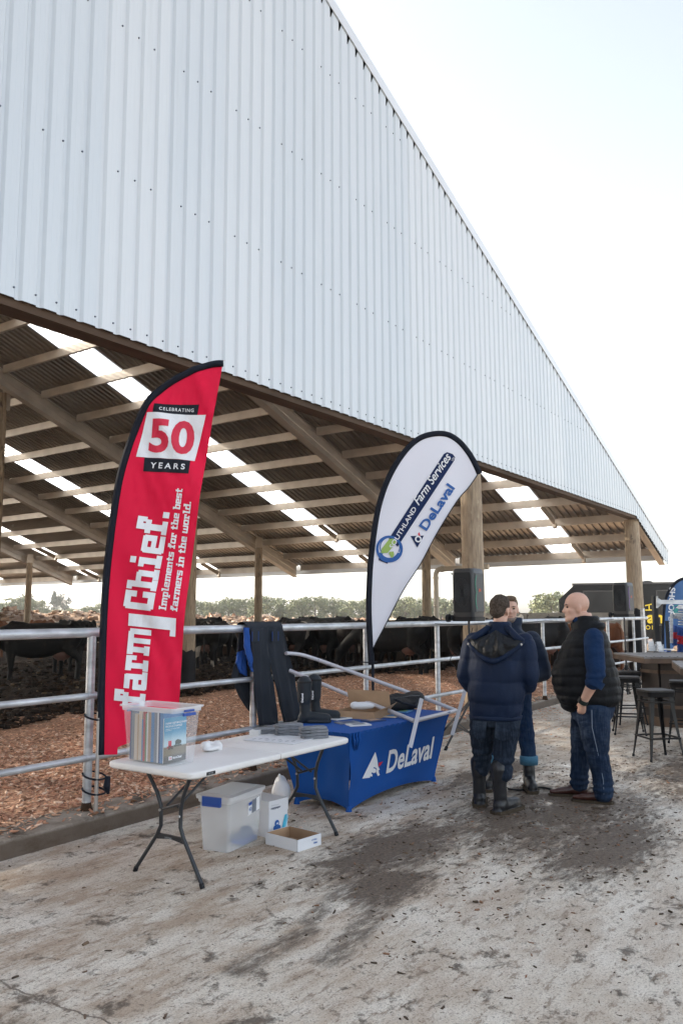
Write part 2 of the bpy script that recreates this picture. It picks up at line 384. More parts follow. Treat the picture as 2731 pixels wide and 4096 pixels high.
o = link('bark_chips', scatter('bark_chips', P, (.022, .085), M_ch, wts=[.40, .30, .20, .10])); tag(o, 'reddish brown bark chips spread behind the kerb under the rails', 'bark chips', kind='stuff')
M_clod = [mat('dung_clod_' + n, c, .8, bump=(30, .8)) for n, c in (('dark', (.085, .062, .045)), ('brown', (.17, .11, .07)), ('chip', (.27, .14, .08)))]
P = []
for i in range(700):
    x = 1.7 + 14 * r.random() ** 1.4; y = -2.5 + 7.9 * r.random()
    P.append((x, y, 0))
for i in range(3600):
    x = 7.4 + 2.1 * r.normal(); y = 2.7 + 1.0 * r.normal()
    if y < kerb_front(x) - .05 and x > 3.6: P.append((x, y, 0))
o = link('dung_crumbs', scatter('dung_crumbs', P, (.005, .036), M_clod, 'clod', 5, .4, wts=[.55, .33, .12])); tag(o, 'dark crumbs of dung and dirt scattered over the concrete', 'dirt', kind='stuff')
P = []
r = np.random.default_rng(31)
for i in range(70):
    cx, cy = 2.2 + 9 * r.random() ** 1.2, -1.5 + 6.4 * r.random()
    for k in range(int(2 + 9 * r.random())): P.append((cx + .05 * r.normal(), cy + .05 * r.normal(), -.004))
o = link('dung_lumps', scatter('dung_lumps', P, (.012, .05), M_clod[:2], 'clod', 15, .32)); tag(o, 'small clusters of dark dung lumps trodden flat on the concrete', 'dung', kind='stuff')
P = []
for i in range(520):
    x = 5.5 + 10 * r.random(); y = kerb_front(x) - .03 - 1.5 * r.random() ** 2.2; P.append((x, y, 0))
o = link('stray_bark', scatter('stray_bark', P, (.02, .06), M_ch[:3], 'clod', 6, .3)); tag(o, 'stray bark chips fallen onto the yard beside the kerb', 'bark chips', kind='stuff')
P = []
r = np.random.default_rng(9)
for i in range(14000):
    x = 2 + 22 * r.random(); y = muck_edge(x) + .15 + 13 * r.random() ** 1.6; P.append((x, y, muck_h(x, y) + .01))
M_mc = [mat('muck_clump_' + n, c, .85, bump=(25, 1)) for n, c in (('dark', (.014, .009, .006)), ('brown', (.05, .028, .016)), ('straw', (.14, .09, .05)))]
o = link('muck_clumps', scatter('muck_clumps', P, (.03, .16), M_mc, 'clod', 8, .5, wts=[.55, .37, .08])); tag(o, 'dark trodden clumps of muck and bark across the pen floor', 'muck', kind='stuff')

# ------------------------------------------------------------------ cattle barn
barn = empty('cattle_barn', (13.1, 6.1, 0), 0, 'big open sided cattle barn with pale ribbed steel gable and log posts', 'barn')
YG = 6.05; RIDGE = -8.0; EAVE = 26.45; SL = .364
def zr(x, c=13.35): return c - SL * x
def zr2(x, c=13.35): return c - SL * RIDGE - SL * (RIDGE - x)     # slope beyond the ridge
# gable cladding: one object per sheet, four ribs each
def wall_z0(x): return 4.42 if x < 23.05 else max(4.42 - (x - 23.05) * .362, 3.2)
def sheet_profile():        # (dx, dy) across one rib pitch .21: wide crest (outwards = -y), narrow pan
    return [(0, 0), (.028, 0), (.052, -.027), (.098, -.027), (.102, -.028), (.112, -.028), (.116, -.027), (.150, -.027), (.154, -.028), (.164, -.028), (.168, -.027), (.184, -.027), (.206, 0)]
screws = MB(); PITCHX = .21
x = -7.9; sheets = 0
girts = [4.50, 6.05, 7.6, 9.15, 10.7, 12.25, 13.8, 15.3]
while x < 26.5:
    mb = MB(); top = []; bot = []; xs = []
    for k in range(4):
        for dx, dy in sheet_profile():
            xx = x + k * PITCHX + dx
            if xx > 26.62: continue
            xs.append(xx); bot.append((xx, YG + dy, wall_z0(xx))); top.append((xx, YG + dy, zr(xx, 13.30) - (.13 if dy == 0 else .0)))
    if len(xs) > 1:
        xe = min(x + .84, 26.62); bot.append((xe, YG, wall_z0(xe))); top.append((xe, YG, zr(xe, 13.30) - .13))
        mb.rings([bot, top], closed=False)
        mb.build('wall_sheet', M_clad, barn)
    for k in range(4):
        for gz in girts:
            xx = x + k * PITCHX + .178 
            if gz > 4.6 and k == 3: continue
            z = wall_z0(xx) + .09 if gz < 4.6 else gz
            if z < zr(xx, 13.1) - .15 and z > wall_z0(xx) and xx < 26.4: screws.tube([(xx, YG - .027, z), (xx, YG - .038, z)], [.010, .007], 6)
    x += .84
s = screws.build('cladding_screws', mat('screw_steel', (.10, .12, .15), .4, .6), barn); s['kind'] = 'stuff'
# rake flashing: folded strip, its lower lip stands just off the rib crests
mb = MB(); prof = [(-.036, -.10), (-.040, -.10), (-.047, -.095), (-.047, .085), (.10, .10), (.10, .085), (-.038, .07)]
mb.rings([[(xx, YG + a, zr(xx, 13.36) + b) for a, b in prof] for xx in (RIDGE, 3.0, 12.0, 26.62)])
mb.build('rake_flashing', M_trimw, barn)
mb = MB(); mb.add([(RIDGE, YG + .02, zr(RIDGE, 12.9)), (26.5, YG + .02, zr(26.5, 12.9)), (26.5, YG + .02, zr(26.5, 13.42)), (RIDGE, YG + .02, zr(RIDGE, 13.42))], [(0, 1, 2, 3)]); mb.build('gap_shade_strip', M_tar_shade, barn)  # black sheet added behind the rake gaps, standing in for their shade
mb = MB(); mb.rings([[(xx, YG + a, zr2(xx, 13.36) + b) for a, b in prof] for xx in (-42, RIDGE)]); mb.build('rake_flashing', M_trimw, barn)
mb = MB(); mb.add([(-42, YG, 4.42), (RIDGE, YG, 4.42), (RIDGE, YG, zr(RIDGE)), (-42, YG, zr2(-42))], [(0, 1, 2, 3)]); mb.build('far_gable_panel', M_clad, barn)
# girt under the cladding and the gable's raking beam
mb = MB(); mb.box((-8, YG + .015, 4.35), (23.3, YG + .07, 4.50)); mb.box((-8, YG + .07, 4.35), (23.3, YG + .24, 4.385)); mb.build('gable_girt', M_beam, barn)
def raking(y, c_bot, c_top, w, name, m_, x0=RIDGE, x1=26.15):
    """deep folded channel along the slope: web, two flanges and stiffening folds"""
    mb = MB()
    pr = [(0, 0), (w, 0), (w, .02), (.055, .03), (.05, .05), (.05, .20), (.035, .23), (.05, .26), (.05, .46), (w * .8, .48), (w * .8, .5), (0, .5)]
    k = (c_top - c_bot) / .5
    mb.rings([[(xx, y + a, zr(xx, c_bot) + b * k) for a, b in pr] for xx in (x0, x1)])
    mb.rings([[(xx, y - .004 - a, zr(xx, c_bot) + b * k) for a, b in pr] for xx in (x0, x1)])
    return mb.build(name, m_, barn)
raking(YG + .14, 12.80, 13.20, .09, 'gable_rafter', M_galvd, 22.6, 26.35)
FR = [13.25, 20.45, 27.65, 34.85, 42.05, 49.2]
for fy in FR: raking(fy, 12.76, 13.24, .12, 'rafter', M_galv)
# purlins: one per bay
xs_p = [26.33] + [25.2 - 1.25 * k for k in range(27)]
def purlin_mesh(L):
    mb = MB(); pr = [(0, 0), (.085, 0), (.085, .022), (.078, .022), (.078, .008), (.012, .008), (.012, .07), (.028, .10), (.028, .16), (.012, .18), (.012, .218), (.07, .218), (.07, .205), (.076, .205), (.076, .225), (0, .225)]
    mb.rings([[(a, yy, b) for a, b in pr] for yy in (0, L)]); return mb.mesh('purlin', M_galv)
bays = [(YG + .16, FR[0] - .13)] + [(FR[i] + .13, FR[i + 1] - .13) for i in range(5)]
pm0, pm1 = purlin_mesh(bays[0][1] - bays[0][0]), purlin_mesh(bays[1][1] - bays[1][0])
for bi, (ya, yb) in enumerate(bays):
    for xx in xs_p: 
        o = link('purlin', pm0 if bi == 0 else pm1, barn, (xx, ya, zr(xx, 13.10)))
        cl = None
# tie braces at the eave under the skylights
sky_y = [8.70, 16.80, 24.95, 33.05, 41.1]; SW = 1.02
for yy in sky_y[:4]:
    for xx in (22.7, 25.25):
        mb = MB(); mb.bar((xx, yy - .07, zr(xx, 13.13)), (xx + 1.05, yy - .07, zr(xx + 1.05, 13.13)), .045, .16)
        mb.bar((xx + 1.05, yy - .07, zr(xx + 1.05, 13.04)), (xx + 1.16, yy - .07, zr(xx + 1.16, 13.04)), .10, .13); mb.build('tie_brace', M_galvd, barn)
# roof sheets run down the slope, ribs up
def roof_mesh(wd, nr, m_, name):
    p = wd / nr; row = []
    for k in range(nr):
        for dx, dz in ((0, 0), (.25, 0), (.33, .04), (.60, .04), (.68, 0)): row.append((k * p + dx * p, dz))
    row.append((wd, 0)); mb = MB()
    mb.rings([[(xx, a, zr(xx, 13.34) + b) for a, b in row] for xx in (RIDGE, EAVE)], closed=False); return mb.mesh(name, m_)
y0 = YG + .02; segs = []
for sy in sky_y + [49.3]:
    n = round((sy - y0) / .8); segs.append((y0, sy, n)); y0 = sy + SW
cache = {}
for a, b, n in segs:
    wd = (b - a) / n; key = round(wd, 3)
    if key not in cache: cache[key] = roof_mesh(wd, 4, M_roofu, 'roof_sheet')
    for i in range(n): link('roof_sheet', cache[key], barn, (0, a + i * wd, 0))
skm = roof_mesh(SW, 4, M_skyl, 'skylight_sheet')
for sy in sky_y: link('skylight_sheet', skm, barn, (0, sy, 0))
mb = MB(); mb.add([(-42, YG, zr2(-42)), (RIDGE, YG, zr2(RIDGE)), (RIDGE, 49.3, zr2(RIDGE)), (-42, 49.3, zr2(-42))], [(0, 1, 2, 3)]); mb.build('far_roof_slope', M_roofu, barn)
# eave channel
mb = MB(); mb.rings([[(26.42, yy, zr(26.42, 12.98)), (26.56, yy, zr(26.42, 12.98)), (26.56, yy, zr(26.42, 13.33)), (26.52, yy, zr(26.42, 13.33)), (26.52, yy, zr(26.42, 13.02)), (26.42, yy, zr(26.42, 13.02))] for yy in (YG + .1, 49.2)]); mb.build('eave_gutter', M_trimw, barn)
# log posts
def log_post(x, y, z1, r0=.20, r1=.155, lean=(0, 0), black=0):
    mb = MB(); n = 18; R = []; ph = random.random() * 9
    for i in range(25):
        t = i / 24; z = -.1 + (z1 + .1) * t; rr = r0 + (r1 - r0) * t
        R.append([(x + lean[0] * t + cos(a) * rr * (1 + .05 * noise.noise(Vector((cos(a) * 1.5, sin(a) * 1.5 + ph, z * 1.7)))), y + lean[1] * t + sin(a) * rr * (1 + .05 * noise.noise(Vector((cos(a) * 1.5, sin(a) * 1.5 + ph, z * 1.7)))), z) for a in [2 * pi * k / n for k in range(n)]])
    mb.rings(R); mb.build('log_post', M_post, barn, smooth=True)
    if black:
        mb = MB(); mb.rings([[(x + cos(2 * pi * k / 18) * q, y + sin(2 * pi * k / 18) * q, z + (.03 * sin(k * 2.1) if z > .5 else 0)) for k in range(18)] for z, q in ((0, r0 + .018), (black, r0 * .97 + .012), (black, r0 - .02))], caps=False)
        mb.build('tar_wrap', M_tar_shade, barn, smooth=True)
def bracket(x, y, z, s=-1):
    mb = MB(); mb.box((x - .02, y + s * .19, z - .55), (x + .10, y + s * .205, z + .32)); mb.box((x - .13, y + s * .185, z - .05), (x + .20, y + s * .198, z + .42))
    for q in (-.5, -.35, 0, .15, .28): mb.tube([(x + .04, y + s * .2, z + q), (x + .04, y + s * .225, z + q)], .012, 6)
    mb.build('post_bracket', M_galvd, barn)
log_post(13.1, 6.27, 4.3, .205, .185); log_post(23.45, 6.27, 4.35, .23, .20, black=1.85)
for fy in FR[:5]:
    log_post(13.1 if fy < 14 or fy > 22 else 13.04, fy + (.05 if fy < 14 else .42 if fy < 22 else 0), 8.05, .185, .16, black=.0 if fy > 14 else .95); bracket(13.1, fy + (.42 if 14 < fy < 22 else 0), 8.1)
    log_post(23.45, fy - .35, 4.25, .16, .14); bracket(23.45, fy - .15, 4.25)
    for xx in (2.8, -8): log_post(xx, fy, zr(max(xx, -8), 12.7), .18, .15)
log_post(2.8, 6.27, 4.3); log_post(-8, 6.27, 4.3)
# steel upright beside the right hand post where the rails end
mb = MB(); mb.box((22.6, 5.86, .1), (22.78, 5.93, 1.86)); mb.build('rail_bracket_post', M_rail, barn)

# downpipe under the roof
dp = empty('downpipe', (23.9, 12.7, 0), 0, 'cream plastic downpipe with elbow running behind the log post', 'pipe')
mb = MB(); P0 = at_x(1742, 2300, 23.95); yy = P0.y
mb.tube([(23.95, yy, .1), (23.95, yy, 3.02), (23.95, yy - .03, 3.12), (23.95, yy - .10, 3.18), (23.95, yy - .2, 3.2), (23.95, yy - 1.9, 3.22)], .085, 12); mb.build('pipe', M_pvc, dp, smooth=True)
mb = MB(); mb.tube([(23.95, yy - .2, 3.2), (23.95, yy - .28, 3.2)], .105, 12); mb.tube([(23.95, yy, 2.95), (23.95, yy, 2.88)], .105, 12); mb.build('pipe_collar', M_pvc, dp, smooth=True)
mb = MB(); mb.tube([(23.95, yy, 1.95), (23.95, yy, 1.98)], .10, 12); mb.tube([(23.85, yy, 1.965), (23.6, yy, 1.965)], .012, 6); mb.build('pipe_clip', M_galvd, dp)

# ------------------------------------------------------------------ cattle rail
rail = empty('cattle_rail', (4.54, 5.75, .13), 0, 'three bar galvanised pipe rail standing on the kerb before the barn', 'rail fence')
YR = 5.75
px = [-1.9, .25, 2.4, 4.54, 6.64, 8.82, 10.75, 12.85, 14.98, 17.0, 19.05, 21.2]
for i, xx in enumerate(px):
    mb = MB(); rr = .037 if i % 3 != 2 else .033
    mb.tube([(xx, YR, .10), (xx, YR, 1.57)], rr, 14); mb.build('rail_post', M_rail, rail, smooth=True)
    mb = MB(); mb.tube([(xx, YR, .12), (xx, YR, .14), (xx, YR, .20)], [.062, .05, .0375], 12); mb.build('mud_collar', M_mc[1], rail, smooth=True)
for z, rr in ((1.60, .041), (1.07, .0275), (.56, .0275)):
    for a, b in zip(px[:-1], px[1:]):
        mb = MB(); mb.tube([(a, YR - (.0 if z > 1.5 else .012), z), (b, YR - (.0 if z > 1.5 else .012), z)], rr, 14, caps=False); mb.build('top_bar' if z > 1.5 else 'bar', M_rail, rail, smooth=True)
    mb = MB(); mb.tube([(21.2, YR, z), (22.75, YR + .06, z)], rr, 14); mb.build('top_bar' if z > 1.5 else 'bar', M_rail, rail, smooth=True)
for xx in px[2:9]:
    for z in (1.07, .56):
        mb = MB(); mb.tube([(xx - .045, YR - .01, z), (xx + .045, YR - .01, z)], .033, 12); mb.build('weld_collar', M_rail, rail, smooth=True)
# ------------------------------------------------------------------ organic bodies: closed solids fused by a voxel remesh
def ell(c, r, rot=(0, 0, 0), nu=16, nv=10):
    R = Matrix.Rotation(rot[2], 3, 'Z') @ Matrix.Rotation(rot[1], 3, 'Y') @ Matrix.Rotation(rot[0], 3, 'X'); c = Vector(c); mb = MB()
    mb.rings([[c + R @ Vector((r[0] * cos(2 * pi * i / nu) * sin(a), r[1] * sin(2 * pi * i / nu) * sin(a), -r[2] * cos(a))) for i in range(nu)] for a in [.04 + (pi - .08) * j / nv for j in range(nv + 1)]])
    return mb
def cone(p0, p1, r0, r1, n=14, sq=1.0, side=None):
    """tapered capsule; sq<1 flattens it across `side`"""
    p0, p1 = Vector(p0), Vector(p1); d = p1 - p0; L = d.length; d = d / max(L, 1e-6)
    a = Vector(side) if side else (Vector((0, 0, 1)) if abs(d.z) < .8 else Vector((1, 0, 0)))
    a = (a - d * a.dot(d)).normalized(); c = d.cross(a); R = []
    st = [(-cos(t) * r0, sin(t) * r0) for t in (.15, .6, 1.1)] + [(L * k, r0 + (r1 - r0) * k) for k in (0, .33, .66, 1)] + [(L + cos(t) * r1, sin(t) * r1) for t in (1.1, .6, .15)]
    for s_, rr in st: R.append([p0 + d * s_ + (a * cos(2 * pi * k / n) * sq + c * sin(2 * pi * k / n)) * rr for k in range(n)])
    mb = MB(); mb.rings(R); return mb
def stack(rs, n=22, pw=2.0):
    """upright stack of superellipse rings (x, y, z, rx, ry[, turn])"""
    mb = MB(); R = []
    for q in rs:
        x, y_, z, rx, ry = q[:5]; t = q[5] if len(q) > 5 else 0; ring = []
        for k in range(n):
            a = 2 * pi * k / n; ca, sa = cos(a), sin(a); e = 2 / pw
            px_, py_ = rx * math.copysign(abs(ca) ** e, ca), ry * math.copysign(abs(sa) ** e, sa)
            ring.append((x + px_ * cos(t) - py_ * sin(t), y_ + px_ * sin(t) + py_ * cos(t), z))
        R.append(ring)
    mb.rings(R); return mb
def chain(pts, rs, **k): return [cone(pts[i], pts[i + 1], rs[i], rs[i + 1], **k) for i in range(len(pts) - 1)]
def vox(prims, size, name, mats, smooth=4, fac=.5, disp=None):
    mb = MB()
    for p in prims: mb.add(p.v, p.f)
    me = mb.mesh(name + '_raw', []); o = bpy.data.objects.new(name + '_raw', me); COL.objects.link(o)
    q = o.modifiers.new('r', 'REMESH'); q.mode = 'VOXEL'; q.voxel_size = size; q.use_smooth_shade = True
    if smooth: q = o.modifiers.new('s', 'SMOOTH'); q.iterations = smooth; q.factor = fac
    dg = bpy.context.evaluated_depsgraph_get(); out = bpy.data.meshes.new_from_object(o.evaluated_get(dg)); out.name = name
    bpy.data.objects.remove(o); bpy.data.meshes.remove(me); out.materials.clear()
    for q in mats if isinstance(mats, (list, tuple)) else [mats]: out.materials.append(q)
    if disp:
        n = len(out.vertices); co = np.empty(n * 3); out.vertices.foreach_get('co', co); no = np.empty(n * 3); out.vertex_normals.foreach_get('vector', no)
        co = co.reshape(-1, 3); no = no.reshape(-1, 3); co = co + no * disp(co, no)[:, None]; out.vertices.foreach_set('co', co.reshape(-1))
    out.polygons.foreach_set('use_smooth', [True] * len(out.polygons)); out.update(); return out

# ------------------------------------------------------------------ earth bank behind the barn
def bank_line(t):   # t 0..1 from far left to right
    P = [(8, 66), (18, 50), (27.2, 40.3), (34.4, 30), (38.4, 24.4), (43, 17.5), (52, 5), (62, -8)]
    H_ = [1.9, 1.9, 1.95, 1.5, 1.22, 1.1, 1.0, .9]
    s_ = t * (len(P) - 1); i = min(int(s_), len(P) - 2); f = s_ - i
    return P[i][0] * (1 - f) + P[i + 1][0] * f, P[i][1] * (1 - f) + P[i + 1][1] * f, H_[i] * (1 - f) + H_[i + 1] * f
def bank(a, b):
    x, y_, h = bank_line(a); s_ = (b - .5) * 2; env = max(0, 1 - abs(s_) ** 2.2)
    x += .8 * s_ * 5.5; y_ += .6 * s_ * 5.5; p = Vector((x, y_, 0))
    return (x, y_, -.1 + env * (h + .22 * noise.noise(p * .35) + .25 * noise.noise(p * 1.1) + .14 * abs(noise.noise(p * 3.1))))
mb = MB(); mb.grid(bank, 420, 50)
M_bank = mat('dry_earth', (.34, .22, .14), .95); g = NT(M_bank)
_c = g.mix(g.ramp(g.noise(1.3, 8, rough=.7), .38, .66), (.46, .32, .22), (.26, .16, .10)); _c = g.mix(g.ramp(g.noise(.5, 5, loc=(4, 4, 0)), .58, .7, 0, .6), _c, (.16, .17, .07))
g.l(_c, g.b.inputs['Base Color']); g.bump(g.noise(3, 8, rough=.75), 1, .25)
tag(mb.build('earth_bank', M_bank, smooth='all'), kind='structure')
r = np.random.default_rng(21); P = []
for i in range(5200):
    q = bank(r.random(), .5 - abs(r.normal() * .17) + .04); P.append((q[0], q[1], q[2]))
M_be = [mat('earth_clod_' + n, c, .95) for n, c in (('a', (.40, .27, .18)), ('b', (.22, .13, .08)), ('c', (.50, .38, .29)))]
tag(link('earth_clods', scatter('earth_clods', P, (.08, .5), M_be, 'clod', 4, .6)), 'loose clods of dry earth piled along the bank', 'earth', kind='stuff')

# ------------------------------------------------------------------ trees beyond the bank
def foliage_mesh(seed, n, lobes, leaf, name, cone_=False):
    r = np.random.default_rng(seed); V = []; 
    L = []
    for i in range(lobes):
        a = r.random() * 2 * pi; 
        if cone_: z = .12 + .86 * r.random(); rad = (1 - z) * .5 * (.5 + .6 * r.random()); L.append((cos(a) * rad, sin(a) * rad, z, .07 + .12 * (1 - z), .035))
        else: z = .18 + .66 * r.random() ** .8; rad = .5 * sqrt(max(.05, 1 - ((z - .35) / .62) ** 2)) * r.random() ** .5 * .85; L.append((cos(a) * rad, sin(a) * rad, z, .10 + .10 * r.random(), .07 + .07 * r.random()))
    F = []; C = []
    for i in range(n):
        l = L[int(r.random() * lobes)]; d = r.normal(size=3); d /= np.linalg.norm(d); q = (.55 + .5 * r.random())
        c = np.array([l[0] + d[0] * l[3] * q, l[1] + d[1] * l[3] * q, l[2] + d[2] * l[4] * q])
        a = r.normal(size=3); a /= np.linalg.norm(a); b = np.cross(a, d + r.normal(size=3) * .4); b /= (np.linalg.norm(b) + 1e-6)
        s1, s2 = leaf * (.5 + r.random()), leaf * (.3 + .6 * r.random())
        k = len(V); V += [c - a * s1, c + b * s2, c + a * s1, c - b * s2]; F.append((k, k + 1, k + 2, k + 3))
    return V, F
def tree_meshes(seed, n, lobes, leaf, trunk_h, mats_, cone_=False):
    V, F = foliage_mesh(seed, n, lobes, leaf, 'crown', cone_); me = bpy.data.meshes.new('crown'); me.from_pydata([tuple(v) for v in V], [], F)
    for q in mats_: me.materials.append(q)
    rr = np.random.default_rng(seed); me.polygons.foreach_set('material_index', rr.integers(0, len(mats_), len(F)).astype(int)); me.update()
    mb = MB(); mb.tube([(0, 0, -.02), (.01, 0, .3), (-.01, .01, trunk_h)], [.03, .022, .008], 7)
    for i in range(7):
        a = rr.random() * 6.28; z = .15 + (trunk_h - .25) * rr.random(); mb.tube([(0, 0, z), (cos(a) * .16, sin(a) * .16, z + .12), (cos(a) * .30, sin(a) * .30, z + .2)], [.012, .008, .003], 5)
    return me, mb.mesh('trunk', M_trunk)
M_trunk = mat('tree_bark', (.13, .10, .08), .9)
M_lf = [mat('leaf_' + n, c, .7) for n, c in (('olive', (.17, .19, .085)), ('green', (.12, .15, .075)), ('sage', (.22, .23, .13)))]
M_pn = [mat('needle_' + n, c, .8) for n, c in (('dark', (.030, .045, .028)), ('blue', (.045, .06, .04)))]
TV = [tree_meshes(s_, 4200, 46, .026, .8, M_lf) for s_ in (1, 2, 3, 4)]
PV = [tree_meshes(s_, 3200, 70, .024, .97, M_pn, True) for s_ in (11, 12)]
GV = [tree_meshes(s_, 1800, 22, .028, .9, M_pn) for s_ in (15, 16)]
where = ['beyond the earth bank at the far left', 'behind the red flag', 'seen between the red flag and the hung trousers', 'above the hung trousers', 'left of the white teardrop flag', 'beside the downpipe', 'behind the standing men', 'left of the black trailer']
def wloc(x):
    return where[0] if x < 420 else where[1] if x < 760 else where[2] if x < 960 else where[3] if x < 1200 else where[4] if x < 1480 else where[5] if x < 1850 else where[6] if x < 2060 else where[7]
hedge = [(-60, 2418, 118), (10, 2412, 120), (75, 2392, 122), (140, 2404, 124), (215, 2440, 126), (285, 2436, 116), (355, 2428, 118), (420, 2418, 120), (490, 2412, 120), (560, 2404, 122), (640, 2412, 118), (715, 2420, 122), (785, 2404, 120), (850, 2412, 118), (915, 2398, 120), (985, 2404, 122),
         (1050, 2386, 118), (1120, 2398, 122), (1190, 2404, 118), (1260, 2396, 120), (1335, 2402, 122), (1400, 2410, 118), (1470, 2400, 120), (1545, 2392, 122), (1620, 2396, 118), (1690, 2400, 122), (1765, 2402, 120), (1840, 2406, 118), (1910, 2410, 122), (1985, 2415, 120), (2205, 2385, 90)]
tr = random.Random(5)
adj = ['rounded olive', 'dense grey green', 'loose sage green', 'broad billowing olive', 'low bushy green', 'pale hazy', 'dark heavy', 'ragged topped', 'narrow upright', 'wide spreading']
sz = ['tree', 'hedgerow tree', 'shelterbelt tree', 'shrubby tree']
for i, (x, yt, d) in enumerate(hedge):
    b = at_d(x, 2465, d); h = (1.75 + (2462 - yt) / 3265 * d + .05) * 1.12; wdt = max(3.4, h * (.95 + .35 * tr.random()))
    nb = 'next to the %s one' % ('taller' if i and hedge[i - 1][1] < yt else 'shorter')
    e = empty('hedgerow_tree', (b.x, b.y, -.1), tr.random() * 6, '%s %s %s' % (adj[i % 10], sz[(i // 10) % 4], wloc(x)), 'tree', 'hazy trees beyond the earth bank'); e.scale = (wdt, wdt, h)
    cm, tm = TV[i % 4]; link('crown', cm, e, world=False); link('trunk', tm, e, world=False)
for i, (x, yt, d, wd, lb, V_) in enumerate([(215, 2362, 175, .60, 'tall thin topped conifer rising over the hedge left of the red flag', PV[0]), (100, 2362, 180, .75, 'hazy conifer behind the leftmost far log post', GV[0]), (250, 2366, 170, .8, 'broad dark pine just right of the tall thin conifer', GV[1]),
        (2052, 2398, 120, .7, 'grey green conifer just right of the two talking men', PV[1]), (2150, 2388, 100, .95, 'wide branched blue grey conifer above the white cow', PV[0]), (1640, 2392, 140, .7, 'round headed pine behind the lower half of the white flag', GV[0])]):
    b = at_d(x, 2465, d); h = 1.75 + (2462 - yt) / 3265 * d
    e = empty('conifer', (b.x, b.y, -.1), i * 1.3, lb, 'tree', 'conifers beyond the hedge'); e.scale = (h * wd, h * wd, h); link('crown', V_[0], e, world=False); link('trunk', V_[1], e, world=False)

# ------------------------------------------------------------------ far side rail of the pen
fr = empty('far_pen_rail', (24.6, 8, 0), 0, 'thin rusty rail along the far side of the pen behind the cows', 'rail fence')
for yy in [7.0 + 3.6 * k for k in range(11)]:
    mb = MB(); mb.tube([(24.6, yy, 0), (24.6, yy, 1.58 if int(yy) % 2 else 1.46)], .035, 8); mb.build('rail_post', M_galvd, fr, smooth=True)
mb = MB(); mb.box((24.75, 7.2, -.05), (24.9, 46, 1.02)); mb.build('feed_wall', M_mc[1], fr, bevel=.01)
for z in (1.40, 1.2, .5):
    mb = MB(); mb.tube([(24.6, 12.6, z), (24.6, 43, z)], .028, 8); mb.build('bar', M_galvd, fr, smooth=True)

# ------------------------------------------------------------------ concrete panel wall at the right end of the pen
M_pan = mat('precast_concrete', (.36, .345, .315), .85); g = NT(M_pan)
_c = g.mix(g.ramp(g.noise(2, 8, rough=.7), .35, .7), (.40, .385, .35), (.27, .255, .225)); _c = g.mix(g.ramp(g.noise(11, 3, rough=.5), .68, .72), _c, (.08, .075, .065)); g.l(_c, g.b.inputs['Base Color']); g.bump(g.noise(25, 6), .3, .02)
cw = empty('concrete_pen_wall', (26, 9, 0), 0, 'grey precast concrete panel wall with ledge closing the right end of the pen', 'wall')
Wa, Wb = Vector((25.35, 6.6, 0)), Vector((26.9, 12.6, 0)); wd_ = (Wb - Wa).normalized(); wn = Vector((-wd_.y, wd_.x, 0)); L = (Wb - Wa).length
for k in range(3):
    a = Wa + wd_ * (k * L / 3 + .01); b = Wa + wd_ * ((k + 1) * L / 3 - .01)
    mb = MB(); mb.bar(a + Vector((0, 0, .88)), b + Vector((0, 0, .88)), .16, 1.74); mb.build('panel', M_pan, cw, bevel=.012)
    mb = MB(); mb.bar(a + wn * .13 + Vector((0, 0, 1.16)), b + wn * .13 + Vector((0, 0, 1.16)), .12, .05); mb.build('ledge', M_pan, cw)
    c = (a + b) / 2
    mb = MB(); n_ = wn; mb.prism([c + n_ * .08 + Vector((0, 0, 1.1)), c + n_ * .62, c + n_ * .08], wd_ * .14); mb.build('buttress', M_pan, cw)
mb = MB(); mb.tube([Wa + wn * .35 + Vector((0, 0, 1.02)), Wb + wn * .35 + Vector((0, 0, 1.02))], .03, 8); mb.build('pipe_bar', M_rail, cw, smooth=True)

# ------------------------------------------------------------------ cows
def cow_mesh(name, head='down', fat=1.0):
    tor = []
    for x, zc, rz, ry in ((-1.02, 1.12, .10, .10), (-.98, 1.10, .24, .20), (-.80, 1.06, .33, .27), (-.5, 1.0, .37, .31), (-.15, .95, .41, .35), (.2, .94, .41, .34), (.5, .97, .38, .28), (.72, 1.0, .32, .22), (.9, 1.03, .22, .16)):
        tor.append([(x, cos(a) * ry * fat, zc + sin(a) * rz) for a in [2 * pi * k / 18 for k in range(18)]])
    mb = MB(); mb.rings(tor); P = [mb]
    P += [cone((-.82, s * .2, 1.28), (-.70, s * .22, 1.36), .07, .06) for s in (-1, 1)] + [cone((-.98, 0, 1.33), (-.5, 0, 1.35), .05, .06)] + [cone((.35, 0, 1.32), (.62, 0, 1.34), .06, .07)]
    for s in (-1, 1):
        P += chain([(-.74, s * .2, 1.02), (-.66, s * .23, .74), (-.90, s * .2, .50), (-.86, s * .2, .24), (-.86, s * .2, .03)], [.21, .13, .068, .05, .065])
        P += chain([(.60, s * .17, .9), (.60, s * .18, .52), (.60, s * .18, .24), (.62, s * .18, .03)], [.15, .085, .05, .062])
    if head == 'down': K = [(.75, 0, 1.08), (1.18, 0, .80), (1.42, 0, .52)]; J = (1.50, 0, .26)
    elif head == 'up': K = [(.75, 0, 1.12), (1.05, 0, 1.36), (1.2, 0, 1.55)]; J = (1.50, 0, 1.40)
    else: K = [(.75, 0, 1.10), (1.15, 0, 1.14), (1.35, 0, 1.16)]; J = (1.66, 0, .95)
    P += chain(K, [.22, .14, .125]); P += [cone(K[2], J, .125, .07)]
    for s in (-1, 1):
        e = Vector(K[2]) + Vector((-.02, 0, .06)); P.append(cone(e + Vector((0, s * .08, 0)), e + Vector((-.02, s * .24, .02)), .035, .045, sq=.45))
    return vox(P, .032, name, M_cowb, smooth=5)
